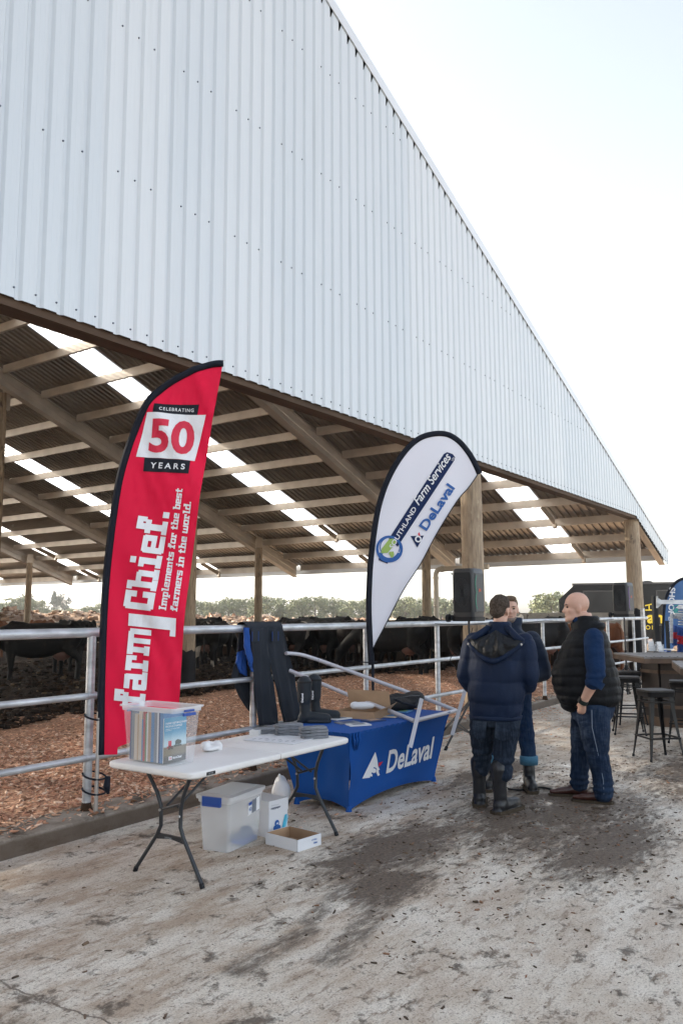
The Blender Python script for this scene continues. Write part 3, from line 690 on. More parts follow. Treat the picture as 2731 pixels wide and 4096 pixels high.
def cow_mat(name, base, patch=None, scale=1.0, th=.5, dirt=(.10, .065, .04)):
    M = mat(name, base, .7, spec=.25); g = NT(M); oi = g.n('ShaderNodeObjectInfo')
    if patch:
        mp = g.n('ShaderNodeVectorMath', operation='ADD'); g.l(g.tc.outputs['Object'], mp.inputs[0]); sc = g.n('ShaderNodeVectorMath', operation='SCALE'); sc.inputs[0].default_value = (37, 19, 11); g.l(oi.outputs['Random'], sc.inputs['Scale']); g.l(sc.outputs[0], mp.inputs[1])
        n = g.n('ShaderNodeTexNoise'); n.inputs['Scale'].default_value = scale; n.inputs['Detail'].default_value = 2; n.inputs['Distortion'].default_value = .3; g.l(mp.outputs[0], n.inputs[0])
        c = g.mix(g.ramp(n.outputs[0], th, th + .02), base, patch)
    else: c = g.mix(0.0, base, base)
    c = g.mix(g.ramp(g.noise(4, 6, (1, 1, 1), rough=.7), .56, .78, 0, .5), c, dirt); g.l(c, g.b.inputs['Base Color']); g.bump(g.noise(40, 5), .5, .01); return M
M_cowb = cow_mat('black_cow_hide', (.006, .0055, .0055)); M_cowp = cow_mat('black_and_white_cow_hide', (.014, .012, .011), (.42, .36, .30), 1.3, .60)
M_coww = cow_mat('white_and_black_cow_hide', (.55, .50, .44), (.02, .015, .012), 1.4, .56); M_cowr = cow_mat('brown_cow_hide', (.20, .075, .030), None, dirt=(.06, .03, .015)); M_cowd = cow_mat('dark_brown_cow_hide', (.018, .011, .008))
M_udder = mat('udder_skin', (.16, .08, .06), .6)
CM = {k: cow_mesh('body', k) for k in ('down', 'up', 'level')}
def tail_mesh():
    mb = MB(); mb.tube([(-1.0, 0, 1.30), (-1.08, 0, 1.22), (-1.10, 0, .95), (-1.09, .01, .6), (-1.08, .02, .35)], [.035, .032, .022, .018, .012], 8); mb.tube([(-1.09, .01, .6), (-1.10, .01, .45), (-1.08, .02, .28)], [.02, .045, .015], 8); return mb.mesh('tail', M_cowb, 'all')
TM = tail_mesh(); UM = vox([ell((-.5, 0, .62), (.22, .17, .15)), cone((-.55, .08, .55), (-.55, .08, .44), .025, .018), cone((-.42, .08, .55), (-.42, .08, .44), .025, .018), cone((-.55, -.08, .55), (-.55, -.08, .44), .025, .018)], .02, 'udder', M_udder)
cows = [((12.75, 18.2), 145, 'down', M_cowb, 'solid black cow standing side on at the far left behind the rail', 1.02),
        ((19.5, 27.5), 35, 'level', M_cowr, 'ginger brown cow whose back shows above the top bar at the far left', 1.0),
        ((18.2, 30.0), 160, 'down', M_cowr, 'lighter ginger cow at the picture edge beyond the black cow', .98),
        ((17.3, 22.6), 70, 'down', M_cowb, 'black cow standing right of the first rail post beside the red flag', 1.0),
        ((19.6, 23.2), 20, 'down', M_cowd, 'dark brown cow half hidden by the red flag', 1.03),
        ((18.9, 18.3), 40, 'down', M_cowp, 'black cow with cream patches on its hindquarter right of the second log post', 1.0),
        ((20.6, 19.6), 12, 'down', M_cowp, 'spotted cow left of the hung trousers with its back to us', .97),
        ((20.2, 15.5), 12, 'down', M_cowp, 'black cow with a pale flank mark just right of the hung trousers', 1.0),
        ((20.9, 14.9), 16, 'down', M_cowb, 'black cow seen from behind, second right of the trousers', .98),
        ((21.0, 14.0), 20, 'down', M_cowd, 'brownish black cow seen from behind, third right of the trousers', 1.0),
        ((20.7, 13.1), 18, 'down', M_cowd, 'dark cow seen from behind just left of the white flag pole', 1.0),
        ((19.7, 12.0), 100, 'down', M_cowb, 'black cow standing side on behind the foot of the white flag', 1.03),
        ((20.3, 10.6), 62, 'down', M_cowb, 'black cow turned half away right of the white flag foot', 1.04),
        ((19.6, 9.3), 38, 'down', M_cowd, 'dark muddy cow with a pink udder left of the man in the hooded jacket', 1.05),
        ((23.3, 10.0), 30, 'up', M_coww, 'white cow with black patches and brown ears beside the concrete wall', 1.08),
        ((24.0, 8.9), 50, 'down', M_cowr, 'brown cow with lowered head against the concrete wall', .92),
        ((24.2, 7.7), 60, 'down', M_cowr, 'brown cow half hidden behind the man in the padded vest', .92),
        ((14.6, 19.6), 60, 'level', M_cowb, 'black cow directly behind the leftmost rail post, head lifted', 1.03),
        ((21.8, 25.0), 200, 'down', M_cowb, 'far black cow between the red flag and the second log post', 1.05),
        ((22.0, 21.6), 190, 'down', M_cowb, 'black cow standing deep in the pen behind the spotted cows', 1.05),
        ((22.3, 17.5), 185, 'down', M_cowb, 'black cow deep in the pen behind the hung trousers', 1.05),
        ((22.4, 16.2), 170, 'down', M_cowb, 'black cow deep in the pen right of the hung trousers', 1.06),
        ((22.5, 12.9), 175, 'down', M_cowb, 'black cow deep in the pen behind the white flag pole', 1.06),
        ((22.3, 11.4), 200, 'down', M_cowd, 'dark cow deep in the pen behind the side on black cow', 1.06),
        ((21.6, 8.6), 150, 'down', M_cowb, 'black cow behind the post of the nearer loudspeaker', 1.05)]
for (cx, cy), h, hd, mt, lb, sc in cows:
    e = empty('cow', (cx, cy, .08), radians(h), lb, 'cow', 'cows standing in the barn pen'); sc *= 1.07; e.scale = (sc, sc * 1.05, sc)
    for nm, me_ in (('body', CM[hd]), ('tail', TM), ('udder', UM)):
        if nm == 'udder' and mt is M_cowr: continue
        o = link(nm, me_, e, world=False)
        if nm != 'udder': o.material_slots[0].link = 'OBJECT'; o.material_slots[0].material = mt
    if mt is M_cowr or mt is M_coww:
        mb = MB(); k = Vector((1.33, .2, 1.16)) if hd == 'level' else Vector((1.18, .2, 1.6)) if hd == 'up' else Vector((1.4, .2, .6)); mb.obox(k, (.03, 0, 0), (0, .006, 0), (0, 0, .035)); mb.build('ear_tag', mat('ear_tag_orange', (.7, .15, .02), .5), e, world=False)

# ------------------------------------------------------------------ writing
FONT_CACHE = {}
def text2d(s, size=1.0, bold=0.0, shear=0.0, maxedge=None, space=1.0):
    """built-in typeface as a flat triangle mesh: unit cap height scaled by size, origin at left baseline"""
    key = (s, bold, shear, space)
    if key not in FONT_CACHE:
        cu = bpy.data.curves.new('t', 'FONT'); cu.body = s; cu.size = 1.0; cu.offset = bold; cu.shear = shear; cu.space_character = space; cu.resolution_u = 4
        o = bpy.data.objects.new('t', cu); COL.objects.link(o); dg = bpy.context.evaluated_depsgraph_get(); me = bpy.data.meshes.new_from_object(o.evaluated_get(dg))
        V = [tuple(v.co) for v in me.vertices]; F = [tuple(p.vertices) for p in me.polygons]; bpy.data.objects.remove(o); bpy.data.curves.remove(cu); bpy.data.meshes.remove(me)
        x0 = min(v[0] for v in V); cap = .69; FONT_CACHE[key] = ([((v[0] - x0) / cap, v[1] / cap) for v in V], F)
    V, F = FONT_CACHE[key]; return [(x * size, y_ * size) for x, y_ in V], F
def refine(V, F, L):
    bm = bmesh.new(); vs = [bm.verts.new((x, y_, 0)) for x, y_ in V]
    for f in F:
        try: bm.faces.new([vs[i] for i in f])
        except ValueError: pass
    bmesh.ops.triangulate(bm, faces=bm.faces)
    for _ in range(6):
        es = [e for e in bm.edges if e.calc_length() > L]
        if not es: break
        bmesh.ops.subdivide_edges(bm, edges=es, cuts=1); bmesh.ops.triangulate(bm, faces=bm.faces)
    bm.verts.index_update(); out = [(v.co.x, v.co.y) for v in bm.verts], [tuple(v.index for v in f.verts) for f in bm.faces]; bm.free(); return out
def rects(R): 
    V, F = [], []
    for x0, y0, x1, y1 in R: k = len(V); V += [(x0, y0), (x1, y0), (x1, y1), (x0, y1)]; F.append((k, k + 1, k + 2, k + 3))
    return V, F
def poly2(P): return list(P), [tuple(range(len(P)))]
def merge(L):
    V, F = [], []
    for v, f in L: k = len(V); V += v; F += [tuple(k + i for i in q) for q in f]
    return V, F
def disc(cx, cy, r, n=20, r2=0, a0=0, a1=2 * pi):
    A = [a0 + (a1 - a0) * k / n for k in range(n + 1)]
    V = [(cx + cos(a) * r, cy + sin(a) * r) for a in A] + [(cx + cos(a) * r2, cy + sin(a) * r2) for a in A]; return V, [(i, i + 1, n + 2 + i, n + 1 + i) for i in range(n)]
def decal(name, VF, fn, m_, parent, L=None, th=0):
    V, F = VF
    if L: V, F = refine(V, F, L)
    mb = MB(); mb.add([fn(x, y_) for x, y_ in V], F); return mb.build(name, m_, parent)
M_ink = {k: mat('print_' + k, c, .6) for k, c in dict(white=(.78, .79, .82), red=(.62, .012, .05), navy=(.008, .022, .085), black=(.012, .014, .022), blue=(.01, .10, .36), green=(.30, .46, .10), yellow=(.80, .62, .05), grey=(.32, .34, .36)).items()}

# ------------------------------------------------------------------ black trailer, far right
tl = empty('black_trailer', (39, 11, 0), 0, 'big black trailer with sloping nose and yellow lettering behind the concrete wall', 'trailer')
A = Vector((37.37, 13.5, 0)); e1 = Vector((.33, -.944, 0)); nrm = Vector((-.944, -.33, 0)); depth_ = -nrm * 2.4
def T(u, z, o=0): return A + e1 * u + Vector((0, 0, z)) + nrm * o
M_trb = mat('glossy_black_panel', (.006, .007, .008), .25, spec=.3); M_trf = mat('dark_grey_trim', (.05, .05, .052), .4); M_tw = mat('tinted_window', (.018, .020, .022), .12, spec=.4)
mb = MB(); mb.prism([T(0, .55), T(9, .55), T(9, 3.04), T(.72, 3.04), T(0, 2.36)], depth_); mb.build('body', M_trb, tl)
mb = MB(); mb.prism([T(.66, 3.04, .03), T(9, 3.04, .03), T(9, 3.12, .03), T(.62, 3.12, .03)], depth_ * 1.02); mb.build('roof_trim', M_trf, tl)
for u0, u1 in ((1.15, 3.05), (4.35, 6.4)):
    mb = MB(); mb.prism([T(u0, 1.2, .004), T(u1, 1.2, .004), T(u1, 2.72, .004), T(u0, 2.72, .004)], nrm * .012); o = mb.build('window', M_tw, tl)
    mb = MB()
    for a, b, c, d in ((u0 - .05, 1.15, u0, 2.77), (u1, 1.15, u1 + .05, 2.77), (u0, 2.72, u1, 2.77), (u0, 1.15, u1, 1.2)): mb.prism([T(a, b, .004), T(c, b, .004), T(c, d, .004), T(a, d, .004)], nrm * .035)
    mb.build('window_frame', M_trf, tl)
for u in (3.4, 4.5, 7):
    mb = MB(); mb.tube([T(u, .5, .06), T(u, .5, -.2)], .45, 20); mb.build('wheel', M_rub, tl)
mb = MB(); mb.add([tuple(T(4.0 + .25 * cos(k / 8 * pi), 3.12 + .10 * sin(k / 8 * pi), -.6)) for k in range(9)] + [tuple(T(4.0 + .25 * cos(k / 8 * pi), 3.12 + .10 * sin(k / 8 * pi), -1.1)) for k in range(9)], [(k, k + 1, k + 10, k + 9) for k in range(8)] + [tuple(range(9)), tuple(range(17, 8, -1))]); mb.build('roof_vent', M_trf, tl)
def tm(x, y_): return T(x, y_, .022)
V, F = text2d('ah', .50, .035); decal('lettering', ([(3.86 + x * 1.05, 1.28 + y_) for x, y_ in V], F), tm, M_ink['yellow'], tl)
V, F = text2d('CTORS', .18, .01, space=1.35); decal('lettering', ([(3.35 + x, .98 + y_) for x, y_ in V], F), tm, M_ink['yellow'], tl)
decal('swoosh', merge([([(2.35, 1.55), (2.75, 1.73), (3.3, 1.82), (2.9, 1.70)], [(0, 1, 2, 3)]), ([(2.38, 1.20), (2.5, 1.42), (2.8, 1.50), (3.2, 1.5), (3.2, 1.42), (2.85, 1.38), (2.75, 1.2)], [(0, 1, 2, 3, 4, 5, 6)])]), tm, M_ink['yellow'], tl)
decal('swoosh', rects([(3.8, 1.83, 4.35, 1.88), (3.95, 1.88, 4.0, 2.12), (4.2, 1.88, 4.25, 2.18)]), tm, M_ink['yellow'], tl)
decal('swoosh', ([(3.8, 2.08), (4.45, 2.24), (4.45, 2.18), (3.8, 2.03)], [(0, 1, 2, 3)]), tm, M_ink['yellow'], tl)
# ------------------------------------------------------------------ feather flags
E_F = Vector((.62, -.785, 0)).normalized(); N_F = Vector((-.785, -.62, 0)).normalized()     # flag plane direction, normal to the viewer
class Flag:
    def __init__(s, base, wr): s.B = Vector(base); s.wr = wr
    def uv(s, x, y_):
        p = at_plane(x, y_, s.B, N_F) - s.B; return (p.dot(E_F), p.z + s.B.z)
    def P(s, u, z, off=0.0):
        return Vector((s.B.x, s.B.y, 0)) + E_F * u + Vector((0, 0, z)) + N_F * (s.wr(u, z) + off)
def interp(tab, z):
    if z <= tab[0][1]: return tab[0][0]
    for (u0, z0), (u1, z1) in zip(tab[:-1], tab[1:]):
        if z <= z1: return u0 + (u1 - u0) * (z - z0) / max(z1 - z0, 1e-6)
    return tab[-1][0]
def smooth_path(P, k=6):
    out = []
    for i in range(len(P) - 1):
        p0, p1, p2, p3 = P[max(i - 1, 0)], P[i], P[i + 1], P[min(i + 2, len(P) - 1)]
        for j in range(k):
            t = j / k; out.append(tuple(.5 * ((2 * b) + (-a + c) * t + (2 * a - 5 * b + 4 * c - d) * t * t + (-a + 3 * b - 3 * c + d) * t ** 3) for a, b, c, d in zip(p0, p1, p2, p3)))
    out.append(P[-1]); return out
def flag_cloth(F_, left, right, z0fn, z1, m_, parent, nz=300, nu=60):
    zl = min(left[0][1], right[0][1]); mb = MB()
    def fn(a, b):
        z = zl + (z1 - zl) * b; l, r_ = interp(left, z), interp(right, z); u = l + (r_ - l) * a; zz = max(z, z0fn(u)) if z0fn else z
        return F_.P(u, zz)
    mb.grid(fn, nu, nz)
    V, Fc = mb.v, mb.f; n = len(V); q = MB(); off = N_F * -.003
    q.add(V, Fc); o = q.build('cloth', m_, parent, smooth='all'); return o
def sleeve(F_, path, w, m_, parent, side=1):
    mb = MB(); a, b, c, d = [], [], [], []
    for i, (u, z) in enumerate(path):
        t = Vector((path[min(i + 1, len(path) - 1)][0] - path[max(i - 1, 0)][0], path[min(i + 1, len(path) - 1)][1] - path[max(i - 1, 0)][1], 0)).normalized(); nx, nz_ = t.y * side, -t.x * side
        a.append(F_.P(u, z, .004)); b.append(F_.P(u + nx * w * .5, z + nz_ * w * .5, .020)); c.append(F_.P(u + nx * w, z + nz_ * w, .005)); d.append(F_.P(u + nx * w * .5, z + nz_ * w * .5, -.016))
    mb.rings([list(q) for q in zip(a, b, c, d)]); return mb.build('pole_sleeve', m_, parent, smooth='all')
M_redcl = mat('red_flag_cloth', (.74, .005, .05), .7, spec=.25, noise=(2, .06, 3)); M_blk = mat('black_flag_webbing', (.010, .013, .022), .75); M_wcl = mat('white_flag_cloth', (.78, .79, .86), .7, spec=.25)
M_alu = mat('aluminium_pole', (.55, .55, .56), .3, .9)
rf = empty('feather_flag', (4.56, 5.60, .13), 0, 'tall red feather flag with white lettering tied to a rail post', 'flag')
def wr_red(u, z):
    p = Vector((u * 2.2 + z * 1.0, z * .8 - u * 1.2, 0)); e = min(1, max(0, u * 3))
    return e * (.05 * noise.noise(p) + .022 * sin((u * 1.1 + z * .55) * 9 + 2 * noise.noise(p * 1.3)) + .022 * noise.noise(Vector((u * 8 + z * 3, z * 2.2, 4))) + .010 * abs(noise.noise(Vector((u * 13 - z * 7, z * 6 + u * 4, 9)))) - .03 * sin(u * 3.0))
_b = at_y(388, 3120, 5.60); PX_, PY_ = _b.x, 5.60
RF = Flag((PX_, PY_, 0), wr_red)
rl = smooth_path([RF.uv(*q) for q in ((388, 3020), (393, 2700), (408, 2357), (431, 2133), (466, 1910), (510, 1757), (568, 1623), (632, 1547), (708, 1496), (785, 1461), (842, 1443), (893, 1440))])
rr_ = smooth_path([RF.uv(*q) for q in ((470, 2990), (600, 2940), (700, 2880), (716, 2803), (727, 2612), (746, 2388), (778, 2153), (810, 1910), (848, 1687), (872, 1560), (890, 1461), (893, 1440))])
flag_cloth(RF, [(u + .02, z) for u, z in rl], rr_, None, rl[-1][1], M_redcl, rf)
sleeve(RF, rl, .062, M_blk, rf)
mb = MB(); zt = rl[-1][1]
mb.tube([(PX_, PY_, .13), (PX_, PY_, .95)], .017, 10); mb.build('pole', M_alu, rf, smooth=True)
mb = MB(); mb.tube([RF.P(.012, .9), RF.P(.014, 1.3)], .024, 8); mb.build('pole_joint', M_blk, rf, smooth=True)
for z in (.90, .42, .30):
    mb = MB(); mb.tube([(4.54 + .07 * cos(a) + .03 * (1 if cos(a) > 0 else 0), 5.70 + .10 * sin(a) - .02, z + .02 * sin(a)) for a in [k * 2 * pi / 14 for k in range(15)]], .008, 6); mb.build('tie_cord', M_blk, rf)
mb = MB(); mb.tube([(4.60, 5.56, .42), (4.585, 5.555, .34), (4.60, 5.55, .28)], [.02, .03, .012], 8); mb.build('cord_lock', M_blk, rf)
def fmap(F_, o, ax, ay, off=.006):
    o, ax, ay = np.array(o, float), np.array(ax, float), np.array(ay, float)
    def fn(x, y_):
        p = o + ax * x + ay * y_; u, z = F_.uv(p[0], p[1]); return F_.P(u, z, off)
    return fn
def quadmap(F_, q, off=.006):          # unit square -> four picture corners (bl, br, tr, tl)
    q = [np.array(p, float) for p in q]
    def fn(x, y_):
        p = q[0] * (1 - x) * (1 - y_) + q[1] * x * (1 - y_) + q[2] * x * y_ + q[3] * (1 - x) * y_; u, z = F_.uv(p[0], p[1]); return F_.P(u, z, off)
    return fn
sq1 = rects([(0, 0, 1, 1)])
def fitq(V, w=None, h=1.0):          # scale text into the unit square
    xs = [v[0] for v in V]; ys = [v[1] for v in V]; return [((x - min(xs)) / (max(xs) - min(xs)), (y_ - min(ys)) / (max(ys) - min(ys))) for x, y_ in V]
def c1(a, b): return (300 + a / 1.568, 1400 + b / 1.568)
decal('badge_panel', sq1, quadmap(RF, [c1(490, 392), c1(765, 402), c1(777, 337), c1(500, 338)]), M_ink['black'], rf, .08)
decal('badge_panel', sq1, quadmap(RF, [c1(428, 760), c1(712, 774), c1(722, 692), c1(436, 672)]), M_ink['black'], rf, .08)
decal('badge_panel', sq1, quadmap(RF, [c1(383, 668), c1(748, 692), c1(820, 403), c1(455, 392)], .008), M_ink['white'], rf, .08)
V, F = text2d('CELEBRATING', 1, .012, space=1.25); decal('lettering', (fitq(V), F), quadmap(RF, [c1(530, 378), c1(742, 384), c1(744, 362), c1(532, 358)], .011), M_ink['white'], rf, .05)
V, F = text2d('YEARS', 1, .02, space=1.5); decal('lettering', (fitq(V), F), quadmap(RF, [c1(470, 740), c1(688, 750), c1(692, 714), c1(476, 703)], .011), M_ink['white'], rf, .05)
V, F = text2d('50', 1, .035, space=1.06); decal('lettering', (fitq(V), F), quadmap(RF, [c1(458, 642), c1(738, 658), c1(752, 440), c1(478, 430)], .012), M_ink['red'], rf, .04)
# slab letters on a 5 x 7 grid, drawn as bars
GL = {'f': ([(1.0, 0, 2.5, 7), (1.4, 5.8, 4.4, 7), (0, 3.9, 3.7, 5.0), (0, 0, 3.6, 1.1), (3.3, 5.0, 4.4, 6)], 4.6),
      'a': ([(.3, 3.9, 4.4, 5), (3.2, 0, 4.6, 4.7), (0, .3, 1.4, 2.9), (.3, 2.0, 4, 3.0), (.3, 0, 5.4, 1.1)], 5.6),
      'r': ([(.7, 0, 2.1, 5), (0, 3.9, 2, 5), (2, 3.9, 4.4, 5), (3.3, 2.9, 4.4, 4.5), (0, 0, 3.2, 1.1)], 4.7),
      'm': ([(.7, 0, 2.1, 5), (0, 3.9, 2, 5), (2, 3.9, 6.9, 5), (3.6, 0, 4.9, 4.6), (6.4, 0, 7.8, 4.7), (0, 0, 2.6, 1.1)], 8.1),
      '|': ([(.1, -5.6, 1.8, 5.3), (-.9, -5.6, .3, -4.5)], 2.0),
      'C': ([(0, .5, 1.6, 6.5), (.5, 5.7, 5, 7), (3.6, 4.4, 5, 6.5), (.5, 0, 5, 1.3), (3.6, .4, 5, 2.7)], 5.4),
      'h': ([(.7, 0, 2.1, 7), (0, 5.9, 2, 7), (2, 3.9, 4.7, 5), (3.9, 0, 5.3, 4.6), (0, 0, 2.8, 1.1), (3.2, 0, 5.9, 1.1)], 6.3),
      'i': ([(.9, 0, 2.4, 5), (0, 3.9, 2, 5), (0, 0, 3.4, 1.1), (.9, 5.9, 2.4, 7.1)], 3.8),
      'e': ([(0, .4, 1.4, 4.6), (.4, 3.9, 4.6, 5), (3.5, 2.0, 4.9, 4.6), (.4, 2.0, 4.6, 2.9), (.4, 0, 4.9, 1.1)], 5.3),
      '.': ([(0, 0, 1.4, 1.3)], 1.8), ' ': ([], 2.6),
      'I': ([(.8, 0, 2.3, 7), (0, 5.9, 3.1, 7), (0, 0, 3.1, 1.1)], 3.6), 'p': ([(.7, -2, 2.1, 5), (0, 3.9, 2, 5), (2, 3.9, 4.6, 5), (3.9, .4, 5.2, 4.6), (1.5, 0, 4.8, 1.1), (0, -2, 2.9, -1)], 5.6),
      'l': ([(.9, 0, 2.3, 7), (0, 5.9, 2, 7), (.9, 0, 3.5, 1.1)], 3.8), 'n': ([(.7, 0, 2.1, 5), (0, 3.9, 4.8, 5), (3.9, 0, 5.3, 4.6), (0, 0, 2.8, 1.1)], 5.8),
      't': ([(.9, 0, 2.3, 6.4), (0, 3.9, 3.7, 5), (.9, 0, 3.8, 1.1)], 4.2), 's': ([(0, 2, 1.3, 4.7), (.2, 3.9, 4.4, 5), (.2, 2.0, 4.4, 3), (3.2, .3, 4.5, 2.7), (0, 0, 4.2, 1.1)], 4.9),
      'o': ([(0, .4, 1.4, 4.6), (3.6, .4, 5, 4.6), (.4, 3.9, 4.6, 5), (.4, 0, 4.6, 1.1)], 5.4), 'b': ([(.7, 0, 2.1, 7), (0, 5.9, 2, 7), (2, 3.9, 4.6, 5), (3.9, .4, 5.2, 4.6), (.7, 0, 4.8, 1.1)], 5.6),
      'w': ([(0, .2, 1.3, 5), (3.0, 0, 4.2, 4.4), (5.8, .2, 7.1, 5), (.3, 0, 6.8, 1.1)], 7.5), 'd': ([(3.4, 0, 4.8, 7), (2.6, 5.9, 4, 7), (.3, 3.9, 3.6, 5), (0, .4, 1.3, 4.6), (.3, 0, 5.3, 1.1)], 5.7)}
def slab(s_):
    x = 0; R = []
    for c in s_:
        g_, w = GL[c]; R += [(a + x - .16, b - .1, c_ + x + .16, d + .1) for a, b, c_, d in g_]; x += w + .35
    return R, x
def slabmap(s_, p0, p1, hv, name='lettering', m_='white'):
    """text from picture point p0 to p1 along its baseline, hv = vector of one capital height"""
    R, w = slab(s_); p0, p1, hv = map(lambda q: np.array(q, float), (p0, p1, hv)); ax = (p1 - p0) / w
    R2 = [(a, b, c, d) for a, b, c, d in R]
    for i, q in enumerate(R2):
        fn = fmap(RF, p0, ax, hv / 7, .014 + .0003 * (i % 3))
        decalmb.add(*[(lambda VF: ([fn(x, y_) for x, y_ in VF[0]], VF[1]))(refine(*rects([q]), .55 if s_ in ('farm', '|', 'Chief.') else 1.3))][0])
decalmb = MB(); slabmap('farm', c1(433, 2235), c1(476, 1748), (-119, -13)); slabmap('|', c1(478, 1742), c1(483, 1652), (-119, -13)); slabmap('Chief.', c1(488, 1635), c1(592, 1005), (-117, -14)); decalmb.build('lettering', M_ink['white'], rf)
decalmb = MB(); slabmap('Implements for the best', c1(571, 1632), c1(676, 868), (-44 / 1.568, -5)); slabmap('farmers in the world.', c1(641, 1640), c1(730, 950), (-44 / 1.568, -5)); decalmb.build('lettering', M_ink['white'], rf)

wf = empty('teardrop_flag', (8.78, 5.62, .13), 0, 'white teardrop flag with black edge and blue lettering strapped to a rail post', 'flag')
WF = Flag((8.78, 5.62, 0), lambda u, z: min(1, max(0, u * 3)) * (.03 * noise.noise(Vector((u * 2, z * 1.2, 7))) + .012 * sin((u * 2.0 - z * 1.3) * 7) * min(1, max(0, 3.2 - z))))
def c2_(a, b): return (1300 + a / 2.24, 1700 + b / 2.24)
arc = [c2_(*q) for q in ((385, 2150), (365, 1700), (368, 1450), (385, 1180), (432, 830), (490, 600), (565, 420), (660, 265), (760, 150), (870, 80), (1000, 52), (1110, 65), (1210, 125), (1290, 215), (1350, 310), (1405, 428))]
arcw = smooth_path([WF.uv(*q) for q in arc]); iz = max(range(len(arcw)), key=lambda i: arcw[i][1]); ztop = arcw[iz][1]
redge = smooth_path([WF.uv(*c2_(*q)) for q in ((388, 2130), (440, 1990), (540, 1800), (700, 1490), (860, 1240), (1000, 980), (1180, 690), (1290, 560), (1372, 440))])
rightb = redge + [(u, z) for u, z in reversed(arcw[iz:-3]) if z > redge[-1][1] + .01]
flag_cloth(WF, arcw[:iz + 1], rightb, None, ztop - .004, M_wcl, wf)
sleeve(WF, arcw, .075, M_blk, wf); sleeve(WF, redge, .012, M_blk, wf, -1)
mb = MB(); mb.tube([(8.78, 5.62, .13), (8.78, 5.62, 1.25)], .018, 10); mb.build('pole', M_blk, wf, smooth=True)
for z in (1.14, .72):
    mb = MB(); mb.tube([(8.80 + .085 * cos(a), 5.69 + .11 * sin(a), z) for a in [k * 2 * pi / 14 for k in range(15)]], .008, 6); mb.build('tie_cord', M_blk, wf)
band = [(570, 1020), (1060, 262), (1090, 245), (1140, 262), (1162, 290), (1155, 318), (650, 1090)]
decal('band', poly2([(x, -y_) for x, y_ in band]), lambda x, y_: WF.P(*WF.uv(*c2_(x, -y_)), .006), M_ink['navy'], wf, 60)
def wtext(s_, p0, p1, hv, m_, bold=.02, shear=0, off=.014, L=.25):
    V, F = text2d(s_, 1, bold, shear); w = max(v[0] for v in V); p0, p1, hv = [np.array(q, float) for q in (c2_(*p0), c2_(*p1), (hv[0] / 2.24, hv[1] / 2.24))]
    decal('lettering', (V, F), fmap(WF, p0, (p1 - p0) / w, hv, off), M_ink[m_], wf, L)
wtext('SOUTHLAND', (606, 1112), (820, 750), (-34, -22), 'white', .012, L=.6)
wtext('Farm', (836, 722), (950, 560), (-62, -38), 'white', .015, .45, L=.6); wtext('Services', (958, 540), (1132, 285), (-62, -38), 'white', .015, .45, L=.6)
wtext('LTD', (1140, 326), (1160, 298), (-14, -9), 'white', .01)
wtext('DeLaval', (905, 950), (1160, 565), (-66, -44), 'blue', .03, L=.6)
def wshape(VF, m_, off=.008, L=40): decal('emblem', VF, lambda x, y_: WF.P(*WF.uv(*c2_(x, -y_)), off), M_ink[m_], wf, L)
wshape(poly2([(765, -995), (885, -990), (825, -1098)]), 'navy'); wshape(disc(833, -1022, 30, 16, 17), 'white', .011); wshape(poly2([(843, -958), (852, -990), (836, -992), (830, -975)]), 'red', .012)
wshape(disc(575, -1110, 120, 36, 98), 'blue'); wshape(disc(580, -1095, 92, 32, 84, -.5, 3.9), 'blue'); wshape(poly2([(480, -1190), (480, -1212), (560, -1243), (562, -1225)]), 'navy'); wshape(disc(575, -1112, 120, 26, 78, 3.5, 5.9), 'blue', .009)
wshape(poly2([(575, -1020), (615, -1018), (640, -1045), (590, -1110), (560, -1145), (500, -1150), (505, -1110)]), 'green', .009); wshape(poly2([(575, -1135), (612, -1133), (618, -1160), (605, -1192), (585, -1180), (570, -1150)]), 'green', .009)

# blue banner at the right edge
E_B, N_B = E_F, N_F
sb = empty('teardrop_flag', tuple(at_d(2648, 2470, 17) * Vector((1, 1, 0)) if False else (at_d(2648, 2470, 17).x, at_d(2648, 2470, 17).y, 0)), 0, 'blue teardrop banner with white vertical lettering at the right edge', 'flag')
BF = Flag((sb.location.x, sb.location.y, 0), lambda u, z: .02 * sin(u * 9 + z * 2))
barc = smooth_path([BF.uv(*q) for q in ((2642, 2640), (2643, 2560), (2646, 2480), (2655, 2405), (2670, 2362), (2696, 2325), (2731, 2309), (2765, 2314), (2792, 2340), (2806, 2380))])
ib = max(range(len(barc)), key=lambda i: barc[i][1]); bre = smooth_path([BF.uv(*q) for q in ((2650, 2640), (2700, 2580), (2750, 2500), (2790, 2420), (2804, 2382))])
M_bcl = mat('blue_banner_cloth', (.035, .12, .30), .55, noise=(2, .15, 3)); flag_cloth(BF, barc[:ib + 1], bre + [(u, z) for u, z in reversed(barc[ib:-2]) if z > bre[-1][1] + .01], None, barc[ib][1] - .004, M_bcl, sb, 60, 14); sleeve(BF, barc, .06, M_blk, sb)
mb = MB(); b = BF.uv(2642, 2640); mb.tube([BF.P(0.0, 0), BF.P(*b)], .02, 8); mb.build('pole', M_blk, sb)
def bt(s_, p0, p1, hv, m_='white', bold=.03, off=.012):
    V, F = text2d(s_, 1, bold); w = max(v[0] for v in V); p0, p1, hv = [np.array(q, float) for q in (p0, p1, hv)]; decal('lettering', (V, F), fmap(BF, p0, (p1 - p0) / w, hv, off), M_ink[m_], sb, .6)
bt('SHOOF', (2676, 2349), (2672, 2458), (20, 2)); bt('for animals easie', (2671, 2467), (2670, 2560), (8, 0), bold=.01)
decal('emblem', disc(2703, -2436, 17, 14, 13, .3, 5.6), lambda x, y_: BF.P(*BF.uv(x, -y_), .012), mat('print_teal', (.05, .33, .30), .6), sb, 9)
